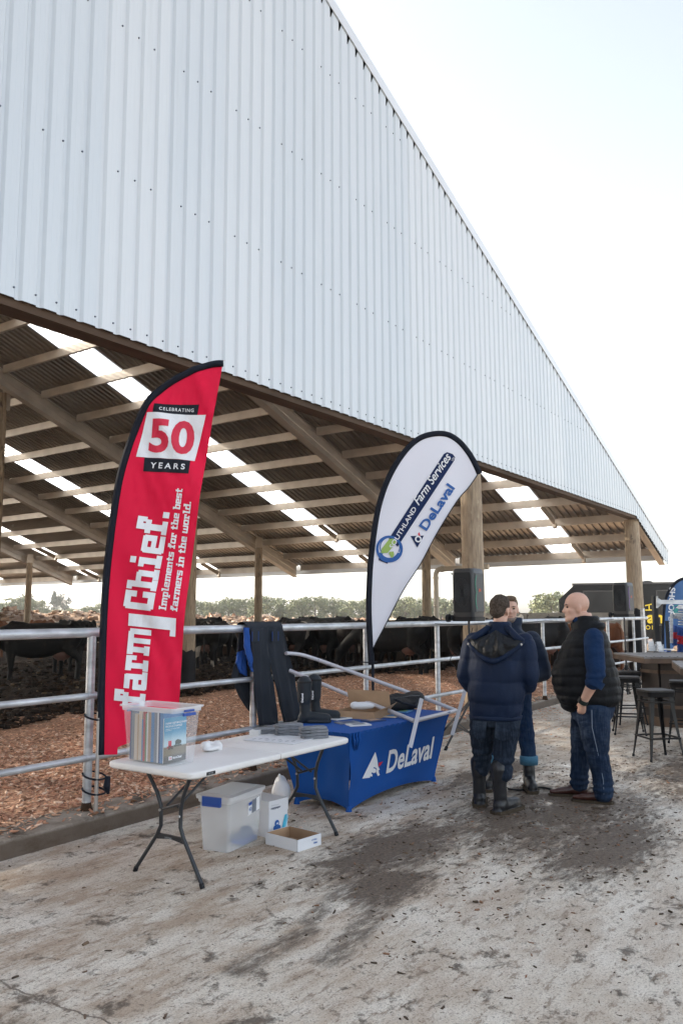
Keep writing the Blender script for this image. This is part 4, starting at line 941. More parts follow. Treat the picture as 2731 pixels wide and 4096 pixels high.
decal('emblem', poly2([(2693, -2440), (2715, -2418), (2712, -2436), (2700, -2452)]), lambda x, y_: BF.P(*BF.uv(x, -y_), .014), mat('print_teal2', (.05, .33, .30), .6), sb, 9)

# ------------------------------------------------------------------ white folding table
TT = .74
ft = empty('folding_table', (4.75, 4.25, 0), 0, 'white plastic folding table with dark bent tube legs', 'table')
M_tt = mat('white_table_plastic', (.74, .72, .70), .5, noise=(3, .06, 5), bump=(120, .12))
M_leg = mat('charcoal_steel_tube', (.030, .033, .038), .38, .3)
def rrect(x0, y0, x1, y1, r_, z, corners=(1, 1, 1, 1), n=6):
    P = []
    for cx, cy, a0, k in ((x1 - r_, y1 - r_, 0, 0), (x0 + r_, y1 - r_, pi / 2, 1), (x0 + r_, y0 + r_, pi, 2), (x1 - r_, y0 + r_, 1.5 * pi, 3)):
        if corners[k]: P += [(cx + r_ * cos(a0 + pi / 2 * i / n), cy + r_ * sin(a0 + pi / 2 * i / n), z) for i in range(n + 1)]
        else: P.append((cx + r_ * (1 if k in (0, 3) else -1), cy + r_ * (1 if k < 2 else -1), z))
    return P
for x0, x1, cs in ((3.84, 4.747, (0, 1, 1, 0)), (4.753, 5.66, (1, 0, 0, 1))):
    mb = MB(); k = len(rrect(x0, 3.84, x1, 4.67, .06, 0, cs))
    R = [rrect(x0 + i, 3.84 + i, x1 - i, 4.67 - i, .06, z, cs) for i, z in ((.012, TT - .045), (.002, TT - .035), (0, TT - .012), (.004, TT - .004), (.012, TT))]
    if x0 < 4: R = [[(min(p[0] + (0 if p[0] < 4.6 else .0), 4.747) if p[0] > 4.6 else p[0], p[1], p[2]) for p in q] for q in R]
    mb.rings(R); mb.build('tabletop_half', M_tt, ft, smooth=True)
for xe, dx in ((3.98, 1), (5.48, -1)):
    for s_, pts in ((1, [(xe, 4.42, .70), (xe, 4.26, .50), (xe, 4.255, .32), (xe, 4.50, .0)]), (-1, [(xe, 3.98, .70), (xe, 4.07, .50), (xe, 4.07, .33), (xe, 3.86, .0)])):
        P = [pts[0], tuple(np.array(pts[0]) * .25 + np.array(pts[1]) * .75), tuple(np.array(pts[1]) * .8 + np.array(pts[2]) * .2 ), tuple(np.array(pts[1]) * .1 + np.array(pts[2]) * .9), tuple(np.array(pts[2]) * .85 + np.array(pts[3]) * .15), (pts[3][0], pts[3][1], .012)]
        mb = MB(); mb.tube(P, .0135, 10); mb.build('leg', M_leg, ft, smooth=True)
        mb = MB(); q = pts[3]; mb.tube([(q[0], q[1], .0), (q[0], q[1] - s_ * .012, .03)], .0165, 10); mb.build('foot_cap', M_rub, ft)
    mb = MB(); mb.prism([(xe - .006, 4.03, .285), (xe - .006, 4.29, .285), (xe - .006, 4.30, .245), (xe - .006, 4.16, .262), (xe - .006, 4.02, .245)], (.02, 0, 0)); mb.build('leg_plate', M_leg, ft, bevel=.003)
    mb = MB(); mb.tube([(xe, 4.26, .44), (xe, 4.07, .50)], .009, 8); mb.build('cross_bar', M_leg, ft)
    for y_ in (4.06, 4.26):
        mb = MB(); mb.tube([(xe + dx * .01, (4.16 + y_) / 2, .47), (xe + dx * .38, (4.16 + y_) / 2, .695)], .009, 8); mb.build('brace', M_leg, ft, smooth=True)
    for y_, z in ((4.07, .42), (4.255, .44)):
        mb = MB(); mb.tube([(xe - .012, y_, z), (xe - .02, y_, z)], .009, 8); mb.build('rivet', M_alu, ft)
V, F = text2d('LIFETIME', .012, .01); decal('lettering', ([(x - .04, y_) for x, y_ in V], F), lambda x, y_: Vector((3.969, 4.165 - x, .262 + y_)), M_ink['grey'], ft)
mb = MB(); mb.prism([(3.98, 3.838, TT - .034), (4.06, 3.838, TT - .034), (4.06, 3.838, TT - .014), (3.98, 3.838, TT - .014)], (0, .004, 0)); mb.build('name_plate', M_black, ft)
V, F = text2d('LIFETIME', .009, .01); decal('lettering', (V, F), lambda x, y_: Vector((3.99 + x, 3.836, TT - .028 + y_)), M_ink['grey'], ft)

# ------------------------------------------------------------------ plastic crates
M_clear = mat('frosted_clear_plastic', (.80, .83, .86), .22, alpha=.2); M_clear2 = mat('frosted_plastic_rim', (.80, .82, .85), .3, alpha=.5)
M_clip = mat('blue_plastic_clip', (.02, .08, .36), .35)
M_milk = mat('milky_clear_plastic', (.80, .83, .86), .25, alpha=.36)
def tub(e, w, d, h, fl, lid):
    """tapered tub standing on local origin, w along local x, d along local y"""
    def R(k, z, rr=.03): return rrect(-w / 2 - k, -d / 2 - k, w / 2 + k, d / 2 + k, rr, z)
    mb = MB(); mb.rings([R(0, .003), R(fl * .9, h * .9)], caps=False); mb.f.append(tuple(range(len(R(0, 0))))); mb.m.append(0); mb.build('tub_wall', M_milk if lid else M_clear, e, world=False, smooth=True)
    mb = MB(); mb.rings([R(fl * .9, h * .9), R(fl * .95 + .006, h * .905), R(fl + .008, h * .99), R(fl + .018, h), R(fl + .018, h - .012)], caps=False); mb.build('rim', M_clear2, e, world=False, smooth=True)
    for sx in ((-1, 1) if lid else ()):
        mb = MB(); x = sx * (w / 2 + fl + .02); mb.box((min(x, x + sx * .014), -.085, h - .055), (max(x, x + sx * .014), .085, h + (.012 if lid else -.01))); mb.box((min(x, x + sx * .02), -.08, h - .058), (max(x, x + sx * .02), .08, h - .044)); mb.build('clip', M_clip, e, world=False, bevel=.003)
    if lid:
        mb = MB(); mb.rings([R(fl + .02, h), R(fl + .02, h + .014), R(fl - .01, h + .02)]); 
        mb.build('lid', M_clear2, e, world=False, smooth=True)
        mb = MB()
        for k in range(16): x = -w / 2 + .03 + (w - .06) * k / 15; mb.box((x - .004, -d / 2, h + .02), (x + .004, d / 2, h + .026))
        mb.build('lid_rib', M_clear2, e, world=False)
tb = empty('storage_tub', (4.035, 4.335, TT + .002), radians(1), 'open clear plastic tub packed with brochures on the white table', 'storage box')
tub(tb, .215, .45, .385, .028, False)
for x in (0,):      # blue clips sit on the short sides
    for sy in (-1, 1):
        mb = MB(); yy = sy * (.225 + .05); mb.box((-.06, min(yy, yy + .012), .325), (.06, max(yy, yy + .012), .345)); mb.box((-.05, min(yy, yy + .012), .352), (.045, max(yy, yy + .012), .366)); mb.build('clip', M_clip, tb, world=False, bevel=.003)
# brochures standing in the tub: each a thing of its own
M_pap = [mat('paper_' + n, c, .6) for n, c in (('navy', (.03, .06, .16)), ('cream', (.55, .47, .38)), ('tan', (.42, .28, .18)), ('blue', (.06, .20, .42)), ('white', (.66, .66, .66)), ('green', (.12, .26, .12)), ('grey', (.18, .20, .24)), ('red', (.40, .05, .05)))]
desc = ['navy', 'cream', 'tan', 'bright blue', 'white', 'green', 'grey', 'red']
rr = random.Random(3); yy = .205; i = 0; seq = [0, 6, 1, 2, 1, 3, 7, 5, 4, 2, 3, 6, 4, 0, 3]
tone = ['', 'dog eared ', 'thick ', 'thin ']; used = {}
for i, c in enumerate(seq):
    t = rr.choice((.012, .02, .028)); hh = .33 if rr.random() > .4 else .27 + .05 * rr.random(); ln = (.004 * rr.random())
    ord_ = ['back', 'second', 'third', 'fourth', 'fifth', 'sixth', 'seventh', 'eighth', 'ninth', 'tenth', 'eleventh', 'twelfth', 'thirteenth', 'fourteenth', 'fifteenth'][i]
    e = empty('brochure', (4.035, 4.335 + yy - t / 2, TT + .012), radians(1), '%s brochure standing %s from the left inside the open tub' % (desc[c], ord_ if i else 'first'), 'brochure', 'brochures standing in the open tub')
    mb = MB(); mb.box((-.095, -t / 2 + .001, 0), (.095, t / 2 - .002, hh)); mb.build('pages', M_pap[4 if i % 2 else 1], e, world=False)
    mb = MB(); mb.box((-.098, -t / 2, -.001), (-.0955, t / 2, hh + .001)); mb.box((-.098, -t / 2 - .0016, -.001), (.097, -t / 2, hh + .001)); mb.build('cover', M_pap[c], e, world=False)
    yy -= t + .002
by = 4.335 + yy - .004
pr = empty('product_brochure', (4.035, by - .006, TT + .012), radians(1), 'front brochure with a red tractor on a blue sky cover inside the open tub', 'brochure')
mb = MB(); mb.box((-.103, -.004, 0), (.103, .004, .297)); mb.build('pages', M_pap[4], pr, world=False)
M_cov = mat('brochure_cover', (.1, .4, .6), .4); g = NT(M_cov); _s = g.n('ShaderNodeSeparateXYZ'); g.l(g.tc.outputs['Object'], _s.inputs[0]); z_ = _s.outputs[2]
_c = g.mix(g.ramp(z_, .12, .22), (.50, .66, .72), (.03, .27, .45)); _c = g.mix(g.ramp(z_, .112, .10), _c, (.19, .15, .09)); _c = g.mix(g.ramp(z_, .06, .03), _c, (.06, .06, .055)); g.l(_c, g.b.inputs['Base Color'])
mb = MB(); mb.box((-.105, -.0065, -.001), (.105, -.0045, .298)); mb.build('cover', M_cov, pr, world=False)
def pc(VF, m_, name='lettering'): 
    mb = MB(); mb.add([(x, -.0075, y_) for x, y_ in VF[0]], VF[1]); mb.build(name, m_, pr, world=False)
for s_, sz_, yy_ in (('FARMCHIEF MACHINERY', .013, .255), ('PRODUCT RANGE', .013, .235), ('IMPLEMENTS FOR THE BEST FARMERS', .0055, .220), ('IN THE WORLD', .0055, .211)):
    V, F = text2d(s_, sz_, .01); pc(([(x - .092, y_ + yy_) for x, y_ in V], F), M_ink['white'])
V, F = text2d('50', .013, .03); pc(([(x - .052, y_ + .022) for x, y_ in V], F), M_ink['red']); mb = MB(); mb.add([(-.058, -.007, .016), (-.028, -.007, .016), (-.028, -.007, .041), (-.058, -.007, .041)], [(0, 1, 2, 3)]); mb.build('badge', M_ink['white'], pr, world=False)
V, F = text2d('farmChief', .014, .04); pc(([(x - .02, y_ + .022) for x, y_ in V], F), M_ink['white'])
pc(merge([rects([(-.065, .105, -.035, .145), (-.075, .095, -.02, .11)])]), M_ink['red'], 'picture'); pc(merge([disc(-.055, .10, .014, 10), disc(-.03, .098, .012, 10), rects([(-.015, .10, .06, .112), (.0, .112, .01, .14), (.03, .112, .04, .145)]), disc(.02, .13, .018, 10), disc(.045, .128, .014, 10)]), mat('print_darkgreen', (.03, .05, .03), .6), 'picture')

t2 = empty('storage_tub', (4.835, 4.40, 0), radians(9), 'lidded clear plastic tub with a product sticker under the white table', 'storage box')
tub(t2, .43, .24, .39, .022, True)
mb = MB(); mb.add([(.02, -.1405, .22), (.18, -.1425, .24), (.18, -.1445, .335), (.02, -.1425, .315)], [(0, 1, 2, 3)]); o = mb.build('sticker', M_ink['white'], t2, world=False); 
mb = MB(); mb.add([(.07, -.1435, .228), (.13, -.1445, .236), (.13, -.1465, .33), (.07, -.1455, .322)], [(0, 1, 2, 3)]); mb.build('sticker_picture', M_pap[6], t2, world=False)
mb = MB(); mb.add([(.022, -.1445, .29), (.068, -.1450, .296), (.068, -.1458, .320), (.022, -.1452, .314)], [(0, 1, 2, 3)]); mb.build('sticker_picture', M_clip, t2, world=False)
V, F = text2d('40', .028, 0); mb = MB(); mb.add([(x + .026, -.1440, y_ + .25) for x, y_ in V], F); mb.build('lettering', M_ink['blue'], t2, world=False)
th_ = empty('dark_cloth_bundle', (4.9, 4.38, .012), 0, 'dark rumpled cloth bundle lying inside the lidded clear tub', 'cloth bundle')
link('bundle', vox([ell((.06, 0, .03), (.10, .07, .035)), ell((.10, .02, .06), (.05, .05, .035)), ell((.0, .02, .02), (.06, .07, .02))], .012, 'bundle', M_pap[0]), th_, world=False)
mb = MB(); mb.obox((.03, -.03, .014), (.1, .02, 0), (-.01, .05, 0), (0, 0, .013)); mb.build('cloth_fold', M_clip, th_, world=False)

def carton(name, loc, rz, w, d, h, lb, cat):
    e = empty(name, loc, rz, lb, cat); mb = MB(); mb.box((-w / 2, -d / 2, 0), (w / 2, d / 2, h)); mb.build('box', M_crd, e, world=False, bevel=.003)
    mb = MB(); mb.box((-w / 2 - .003, -d / 2 - .003, h * .66), (w / 2 + .003, d / 2 + .003, h + .004)); mb.build('box_lid', M_crd, e, world=False, bevel=.002); return e
M_crd = mat('white_carton', (.66, .67, .70), .55); M_kraft = mat('kraft_cardboard', (.36, .235, .14), .85, noise=(6, .1, 4))
e = carton('copy_paper_carton', (5.24, 4.40, 0), radians(-5), .215, .30, .275, 'white copy paper carton with blue circles beside the lidded tub', 'carton')
def ccf(VF, m_, name, side='f', k=.0045):
    mb = MB(); mb.add([((x, -.15 - k, y_) if side == 'f' else (-.1075 - k, -x, y_)) for x, y_ in VF[0]], VF[1]); mb.build(name, m_, e, world=False)
ccf(merge([disc(-.02, .10, .025, 16), disc(-.04, .065, .022, 16), disc(.0, .062, .022, 16)]), M_ink['blue'], 'emblem'); ccf(poly2([(.03, .04), (.06, .04), (.095, .15), (.07, .15)]), mat('print_cyan', (.05, .42, .62), .5), 'emblem')
ccf(poly2([(.055, .04), (.075, .04), (.105, .12), (.105, .15)]), mat('print_cyan2', (.15, .55, .75), .5), 'emblem')
V, F = text2d('copypaper', .018, .02); ccf(([(x - .09, y_ + .215) for x, y_ in V], F), M_ink['navy'], 'lettering'); V, F = text2d('multipurpose paper', .008, .0); ccf(([(x - .09, y_ + .24) for x, y_ in V], F), M_ink['grey'], 'lettering')
V, F = text2d('A4', .014, .03); ccf(([(x - .03, y_ + .092) for x, y_ in V], F), M_ink['white'], 'lettering', k=.006)
ccf(merge([disc(0.02, .12, .013, 12, .006), disc(0.02, .085, .012, 12)]), M_ink['green'], 'emblem', 's')
e2 = empty('paper_box', (4.235, 4.50, TT), radians(-6), 'white paper box with blue top band behind the open tub', 'carton')
mb = MB(); mb.box((-.06, -.10, 0), (.09, .10, .25)); mb.build('box', M_crd, e2, world=False, bevel=.002); mb = MB(); mb.box((-.061, -.101, .25), (.091, .101, .295)); mb.build('blue_band', M_ink['blue'], e2, world=False)
mb = MB(); [mb.box((.02 + .006 * k, -.1025, .02), (.022 + .006 * k, -.1005, .06)) for k in range(6)]; mb.build('barcode', M_ink['black'], e2, world=False)
ty = empty('carton_tray', (5.10, 4.00, 0), radians(-6), 'shallow white carton lid with brown inside lying open on the ground', 'carton lid')
mb = MB(); w, d, h = .13, .17, .085
for a, b in (((-w, -d), (w, -d + .004)), ((-w, d - .004), (w, d)), ((-w, -d), (-w + .004, d)), ((w - .004, -d), (w, d))): mb.box((a[0], a[1], 0), (b[0], b[1], h))
mb.build('side', M_crd, ty, world=False)
mb = MB(); mb.box((-w + .004, -d + .004, .001), (w - .004, d - .004, .006)); 
for a, b in (((-w + .0045, -d + .0045), (w - .0045, -d + .006)), ((-w + .0045, d - .006), (w - .0045, d - .0045)), ((-w + .0045, -d + .006), (-w + .006, d - .006)), ((w - .006, -d + .006), (w - .0045, d - .006))): mb.box((a[0], a[1], .004), (b[0], b[1], h - .001))
mb.build('inner_card', M_kraft, ty, world=False)
V, F = text2d('a4 video', .012, .02); mb = MB(); mb.add([(x + .02, -d - .002, y_ + .05) for x, y_ in V], F); V, F = text2d('video', .014, .03); mb.add([(x + .04, -d - .002, y_ + .025) for x, y_ in V], F); mb.build('lettering', M_ink['blue'], ty, world=False)

# ------------------------------------------------------------------ things on the white table
rr_s = random.Random(12)
M_sock = mat('grey_knit', (.17, .18, .20), .95, noise=(12, .25, 4), bump=(60, .5)); M_sockt = mat('pale_grey_knit', (.25, .26, .28), .95, bump=(90, .6))
for i, (px_, py_, n, lb) in enumerate(((1080, 2925, 2, 'low pile of folded dark grey socks, leftmost of the three piles'), (1168, 2932, 4, 'tall pile of folded dark grey socks in the middle of the white table end'), (1268, 2944, 4, 'pile of folded dark grey socks nearest the table corner'))):
    c = at_z(px_, py_, TT + .02); e = empty('sock_pile', (c.x, c.y + .03, TT), radians(-48 + 12 * i), lb, 'socks', 'piles of folded socks')
    for k in range(n):
        P = []; o_ = (random.random() - .5) * .02
        sk_ = MB(); dr = rr_s.uniform(-.12, .12); dw = rr_s.uniform(-.012, .012)
        sk_.rings([[(x * cos(dr) - y__ * sin(dr) + o_, x * sin(dr) + y__ * cos(dr), z) for x, y__, _ in rrect(-.115 - dw + i_, -.058 + i_, .115 + i_ * -1, .058 + dw - i_, .028, 0)] for z, i_ in ((0, .010), (.006, .0), (.0115, .007), (.0125, .007), (.018, 0), (.024, .010))])
        q = vox([sk_, ell((o_ - .09, .0, .012), (.03, .05, .013))], .0055, 'folded_sock', M_sock, smooth=1, disp=lambda c, n_, k=k, i=i: np.array([.004 * noise.noise(Vector((p[0] * 16, p[1] * 16, p[2] * 40 + k * 3 + i * 9))) for p in c])); q2 = link('folded_sock', q, e, (0, 0, .024 * k), world=False)
        mb = MB(); mb.tube([(o_ - .06, -.055, .024 * k + .02), (o_ + .03, -.062, .024 * k + .021)], .003, 5); mb.build('toe_stripe', M_sockt, e, world=False)
c = at_z(1025, 2938, TT); e = empty('card_stack', (c.x, c.y, TT), .3, 'small stack of white cards left of the sock piles', 'cards')
for k in range(5): mb = MB(); mb.obox(((k % 3) * .004, (k % 2) * .005, .004 + .008 * k), (.055, .004 * (k % 2), 0), (0, .04, 0), (0, 0, .0035)); mb.build('card', M_white, e, world=False)
q = [at_z(*p, TT + .003) for p in ((972, 2961), (1172, 2978), (1268, 2952), (1075, 2937))]; mb = MB(); mb.prism(q, (0, 0, .004)); o = mb.build('price_sheet', mat('printed_sheet', (.72, .73, .76), .4)); tag(o, 'printed white sheet lying in front of the sock piles', 'sheet')
mb = MB()
for k in range(9):
    a = .12 + .09 * k; p = q[0].lerp(q[3], .2 + .07 * (k % 3)).lerp(q[1].lerp(q[2], .2 + .07 * (k % 3)), a); mb.obox(p + Vector((0, 0, .0045)), (.02, 0, 0), (0, .008, 0), (0, 0, .0006))
l_ = mb.build('print', M_ink['grey'], o)
cp = at_z(850, 3000, TT); e = empty('white_cloth_cap', (cp.x, cp.y, TT), .4, 'crumpled white cloth bag with handles beside the open tub', 'cloth bag')
link('fabric', vox([ell((0, 0, .02), (.13, .06, .022)), ell((-.06, .03, .035), (.06, .04, .035), (.3, .4, .2)), ell((.06, -.02, .025), (.07, .04, .02), (.2, -.4, .5)), cone((-.1, .03, .05), (.02, .04, .055), .012, .012), cone((.02, .04, .055), (.12, .0, .02), .012, .01)], .009, 'fabric', M_white, smooth=3), e, world=False)

# ------------------------------------------------------------------ blue covered table
BT = .72; CT = [(5.95, 4.05), (7.84, 4.05), (7.84, 4.86), (5.95, 4.86)]; CB = [(6.19, 4.23), (7.77, 4.23), (7.72, 4.80), (6.17, 4.80)]
M_bc = mat('blue_stretch_cloth', (.003, .068, .30), .7, spec=.25, noise=(1.5, .12, 3), bump=(160, .08))
bt_ = empty('covered_table', (6.9, 4.45, 0), 0, 'table under a tight royal blue stretch cover with white lettering', 'table')
def side_pt(k, s_, t, off=0):
    """side k of the cover, s along it, t from top (0) to hem (1)"""
    a, b = Vector((*CT[k], 0)), Vector((*CT[(k + 1) % 4], 0)); c, d = Vector((*CB[k], 0)), Vector((*CB[(k + 1) % 4], 0))
    tt = t ** .8; p = a.lerp(b, s_).lerp(c.lerp(d, s_), tt); n_ = (b - a).normalized().cross(Vector((0, 0, 1)))
    z = BT - t * (BT - .0) + .07 * (4 * s_ * (1 - s_)) ** .8 * t * t
    p -= n_ * (.05 * sin(pi * s_) * sin(pi * min(t, .9)) + .02 * math.exp(-((s_ - .0) * 14) ** 2) * sin(t * 9) * (1 - t))
    p += n_ * (off + .006 * sin(s_ * 17 + t * 3) * t * (1 - t) * 4)
    return Vector((p.x, p.y, max(z, .004)))
mb = MB()
for k in range(4): mb.grid(lambda a, b, k=k: side_pt(k, a, b), 40, 26)
mb.grid(lambda a, b: (Vector((*CT[0], 0)).lerp(Vector((*CT[1], 0)), a).lerp(Vector((*CT[3], 0)).lerp(Vector((*CT[2], 0)), a), b)) + Vector((0, 0, BT)), 20, 8)
me = mb.mesh('cover', M_bc); bm = bmesh.new(); bm.from_mesh(me); bmesh.ops.remove_doubles(bm, verts=bm.verts, dist=.003); bmesh.ops.recalc_face_normals(bm, faces=bm.faces); bm.to_mesh(me); bm.free(); me.polygons.foreach_set('use_smooth', [True] * len(me.polygons)); me.set_sharp_from_angle(angle=radians(50))
link('cover', me, bt_)
mb = MB(); cs = CT[0]
for k, (dx, dz) in enumerate(((.02, -.03), (.045, -.08), (.07, -.02))): 
    mb.tube([side_pt(0, .005 + dx, .0, .004), side_pt(0, .02 + dx * .8, .10, .012), side_pt(0, .035 + dx * .5, .24, .006)], [.004, .016, .002], 8)
mb.build('cover_fold', M_bc, bt_, smooth='all')
for c in CB:
    mb = MB(); mb.tube([(c[0], c[1], .0), (c[0], c[1], .05)], [.03, .02], 10); mb.build('foot_pocket', M_bc, bt_, smooth=True)
def cover_at(x, y_):       # picture point -> the curved front of the cover, by bisection along s and t
    d = ray(x, y_); lo = None; best = None
    P0 = Vector((5.95, 4.05, BT)); n_ = Vector((0, -1, -.25)).normalized(); p = at_plane(x, y_, P0, n_)
    t = min(1, max(0, (BT - p.z) / BT)); s_ = 0
    for _ in range(3):
        xa = CT[0][0] + (CB[0][0] - CT[0][0]) * t ** .8; xb = CT[1][0] + (CB[1][0] - CT[1][0]) * t ** .8; s_ = min(1, max(0, (p.x - xa) / (xb - xa)))
        q = side_pt(0, s_, t); p = EYE + d * (q.y / d.y); zt = p.z - .07 * (4 * s_ * (1 - s_)) ** .8 * t * t; t = min(1, max(0, (BT - zt) / BT))
    return side_pt(0, s_, t, .005)
def c9(a, b): return (900 + a / 1.568, 2650 + b / 1.568)
V, F = text2d('DeLaval', 1, .026, space=1.02); w = max(v[0] for v in V); decal('lettering', (V, F), lambda x, y_: cover_at(*(np.array(c9(1008, 691)) + np.array((282, -95)) / 1.568 * (x / w) * (1.04 - .04 * x / w) + np.array((20, -136 + 6 * x / w)) / 1.568 * y_)), M_ink['white'], bt_, .25)
fc = lambda x, y_: cover_at(*c9(x, -y_))
decal('emblem', merge([poly2([(940, -560), (858, -728), (905, -722), (950, -600)]), poly2([(940, -560), (930, -640), (962, -690), (968, -705), (955, -712), (945, -690), (952, -610)]), disc(930, -680, 38, 18, 24, .2, 4.4), disc(930, -678, 15, 14)]), fc, M_ink['white'], bt_, 12)
decal('emblem', poly2([(960, -655), (962, -628), (988, -620), (975, -640)]), fc, M_ink['red'], bt_, 12)

# gumboots on the blue table
def boot_prims(o=(0, 0, 0), s=1.0, h=.38, ang=0):
    def T_(p): x, y_, z = p; return (o[0] + s * (x * cos(ang) - y_ * sin(ang)), o[1] + s * (x * sin(ang) + y_ * cos(ang)), o[2] + s * z)
    P = [cone(T_((0, 0, .07)), T_((-.01, 0, .20)), .052 * s, .052 * s), cone(T_((-.01, 0, .20)), T_((-.012, 0, h)), .052 * s, .068 * s),
         cone(T_((-.02, 0, .055)), T_((.09, 0, .058)), .052 * s, .048 * s), cone(T_((.09, 0, .055)), T_((.20, .005, .045)), .048 * s, .045 * s)]
    P += [cone(T_((-.045, 0, .018)), T_((-.02, 0, .018)), .045 * s, .045 * s, sq=.45, side=(0, 0, 1)), cone(T_((.05, 0, .014)), T_((.20, .005, .014)), .052 * s, .05 * s, sq=.35, side=(0, 0, 1))]
    return P
for i, (px_, py_, dz, lb) in enumerate(((1222, 2892, 0, 'left dark rubber boot, nearer of the pair standing on the blue table'), (1262, 2878, 0, 'right dark rubber boot, farther of the pair standing on the blue table'))):
    c = at_z(px_, py_, BT); e = empty('rubber_boot', (c.x, c.y, BT), radians(-58), lb, 'boot', 'pair of rubber boots')
    me = vox(boot_prims(h=.37, s=1.0) + [cone((-.012, 0, .22), (-.012, 0, .37), .066, .074)], .009, 'boot', mat('dark_green_rubber' if i else 'dark_rubber', (.022, .027, .033), .45), smooth=3)
    link('boot', me, e, world=False)
    mb = MB(); mb.rings([[(-.012 + cos(a) * .076, sin(a) * .076, z) for a in [2 * pi * k / 20 for k in range(20)]] for z in (.375, .392)], caps=False); mb.rings([[(-.012 + cos(a) * .064, sin(a) * .064, .394) for a in [2 * pi * k / 20 for k in range(20)]]] * 1 + [[(-.012 + cos(a) * .05, sin(a) * .05, .389) for a in [2 * pi * k / 20 for k in range(20)]]]); mb.build('boot_collar', M_rub, e, world=False)
    V, F = text2d('DeLaval', .018, .04); mb = MB(); mb.add([(-.02 - y_ + .005, -.078 , x + .20) for x, y_ in V], F); mb.build('lettering', M_ink['white'], e, world=False)
# open cardboard box with wrapped goods
bc = [at_z(*p, BT + .001) for p in ((1340, 2871), (1497, 2880), (1563, 2862), (1400, 2855))]
ob = empty('open_cardboard_box', tuple(sum(bc, Vector()) / 4), 0, 'shallow open cardboard box with its lid raised on the blue table', 'cardboard box')
C0 = sum(bc, Vector()) / 4; mb = MB()
for i in range(4):
    a, b = bc[i], bc[(i + 1) % 4]; mb.bar(a + Vector((0, 0, .035)), b + Vector((0, 0, .035)), .006, .07)
mb.prism(bc, (0, 0, .004)); mb.build('tray', M_kraft, ob)
up_ = Vector((.05, .12, .16)); a, b = bc[3], bc[2]
mb = MB(); mb.prism([a + Vector((0, 0, .07)), b + Vector((0, 0, .07)), b + Vector((0, .02, .24)), a + Vector((-.02, .02, .25))], (0, .005, 0)); mb.build('lid', M_kraft, ob)
mb = MB(); mb.prism([bc[2] + Vector((0, 0, .07)), bc[1] + Vector((0, 0, .07)), bc[1] + Vector((.12, -.05, .10)), bc[2] + Vector((.12, .0, .12))], (0, 0, .004)); mb.build('flap', M_kraft, ob)
M_wrap = mat('clear_wrapping', (.75, .77, .80), .15, alpha=.8)
wb = empty('plastic_bag', (C0.x, C0.y, BT + .075), 0, 'clear plastic bag of small parts on top of the open cardboard box', 'plastic bag'); link('bag', vox([ell((0, 0, .035), (.13, .07, .04), (0, 0, -.6)), ell((.05, -.05, .03), (.07, .05, .03)), ell((-.06, .05, .04), (.06, .05, .04))], .012, 'bag', M_wrap, smooth=2), wb, world=False)
for i, (px_, py_, a_, c_, lb) in enumerate(((1395, 2893, -.5, 6, 'dark printed magazine at the front edge of the blue table'), (1440, 2902, -.6, 4, 'white printed magazine sticking out at the front edge of the blue table'), (1500, 2885, -.3, 0, 'navy leaflet in front of the open cardboard box'), (1365, 2878, -.2, 4, 'white leaflet between the boots and the open cardboard box'), (1575, 2868, .2, 1, 'cream leaflet right of the open cardboard box'), (1620, 2850, .2, 3, 'bright blue wrapped packet in front of the black bag'))):
    c = at_z(px_, py_, BT); mb = MB(); mb.obox((c.x, c.y + .02, BT + .006 + .001 * i), (.105 * cos(a_), .105 * sin(a_), 0), (-.07 * sin(a_), .07 * cos(a_), 0), (0, 0, .005)); o = mb.build('magazine', M_pap[c_]); tag(o, lb, 'magazine', 'print material on the blue table')
    mb = MB(); mb.obox((c.x, c.y + .02, BT + .0122 + .001 * i), (.06 * cos(a_), .06 * sin(a_), 0), (-.04 * sin(a_), .04 * cos(a_), 0), (0, 0, .0008)); mb.build('cover_print', M_pap[(c_ + 2) % 8], o)
bg_ = empty('black_bag', (7.62, 4.6, BT), radians(-12), 'limp black zip bag slumped on the far end of the blue table', 'bag')
link('bag', vox([ell((0, 0, .06), (.42, .20, .075)), ell((-.25, .03, .09), (.18, .14, .06), (0, .3, 0)), ell((.22, -.02, .10), (.22, .15, .07), (0, -.2, .3)), ell((.05, .08, .12), (.3, .06, .05))], .02, 'bag', mat('black_nylon', (.011, .012, .014), .6, bump=(20, .5)), smooth=3, disp=lambda c, n: np.array([.012 * noise.noise(Vector(p) * 9) for p in c])), bg_, world=False)
mb = MB(); mb.tube([(-.3, -.13, .13), (-.1, -.17, .15), (.1, -.16, .16), (.3, -.12, .14)], .006, 6); mb.build('zip', M_leg, bg_, world=False); mb = MB(); mb.tube([(-.15, -.12, .14), (-.1, -.2, .10), (.05, -.24, .06), (.15, -.18, .10)], .012, 6); mb.build('handle', M_blk, bg_, world=False)
pb = empty('white_plastic_bag', (6.10, 4.93, 0), 0, 'white plastic bag on the ground behind the blue covered table', 'plastic bag'); link('bag', vox([ell((0, 0, .10), (.10, .09, .11)), ell((.03, .03, .16), (.07, .06, .09)), cone((0, 0, .18), (-.03, 0, .27), .03, .015)], .015, 'bag', M_white), pb, world=False)

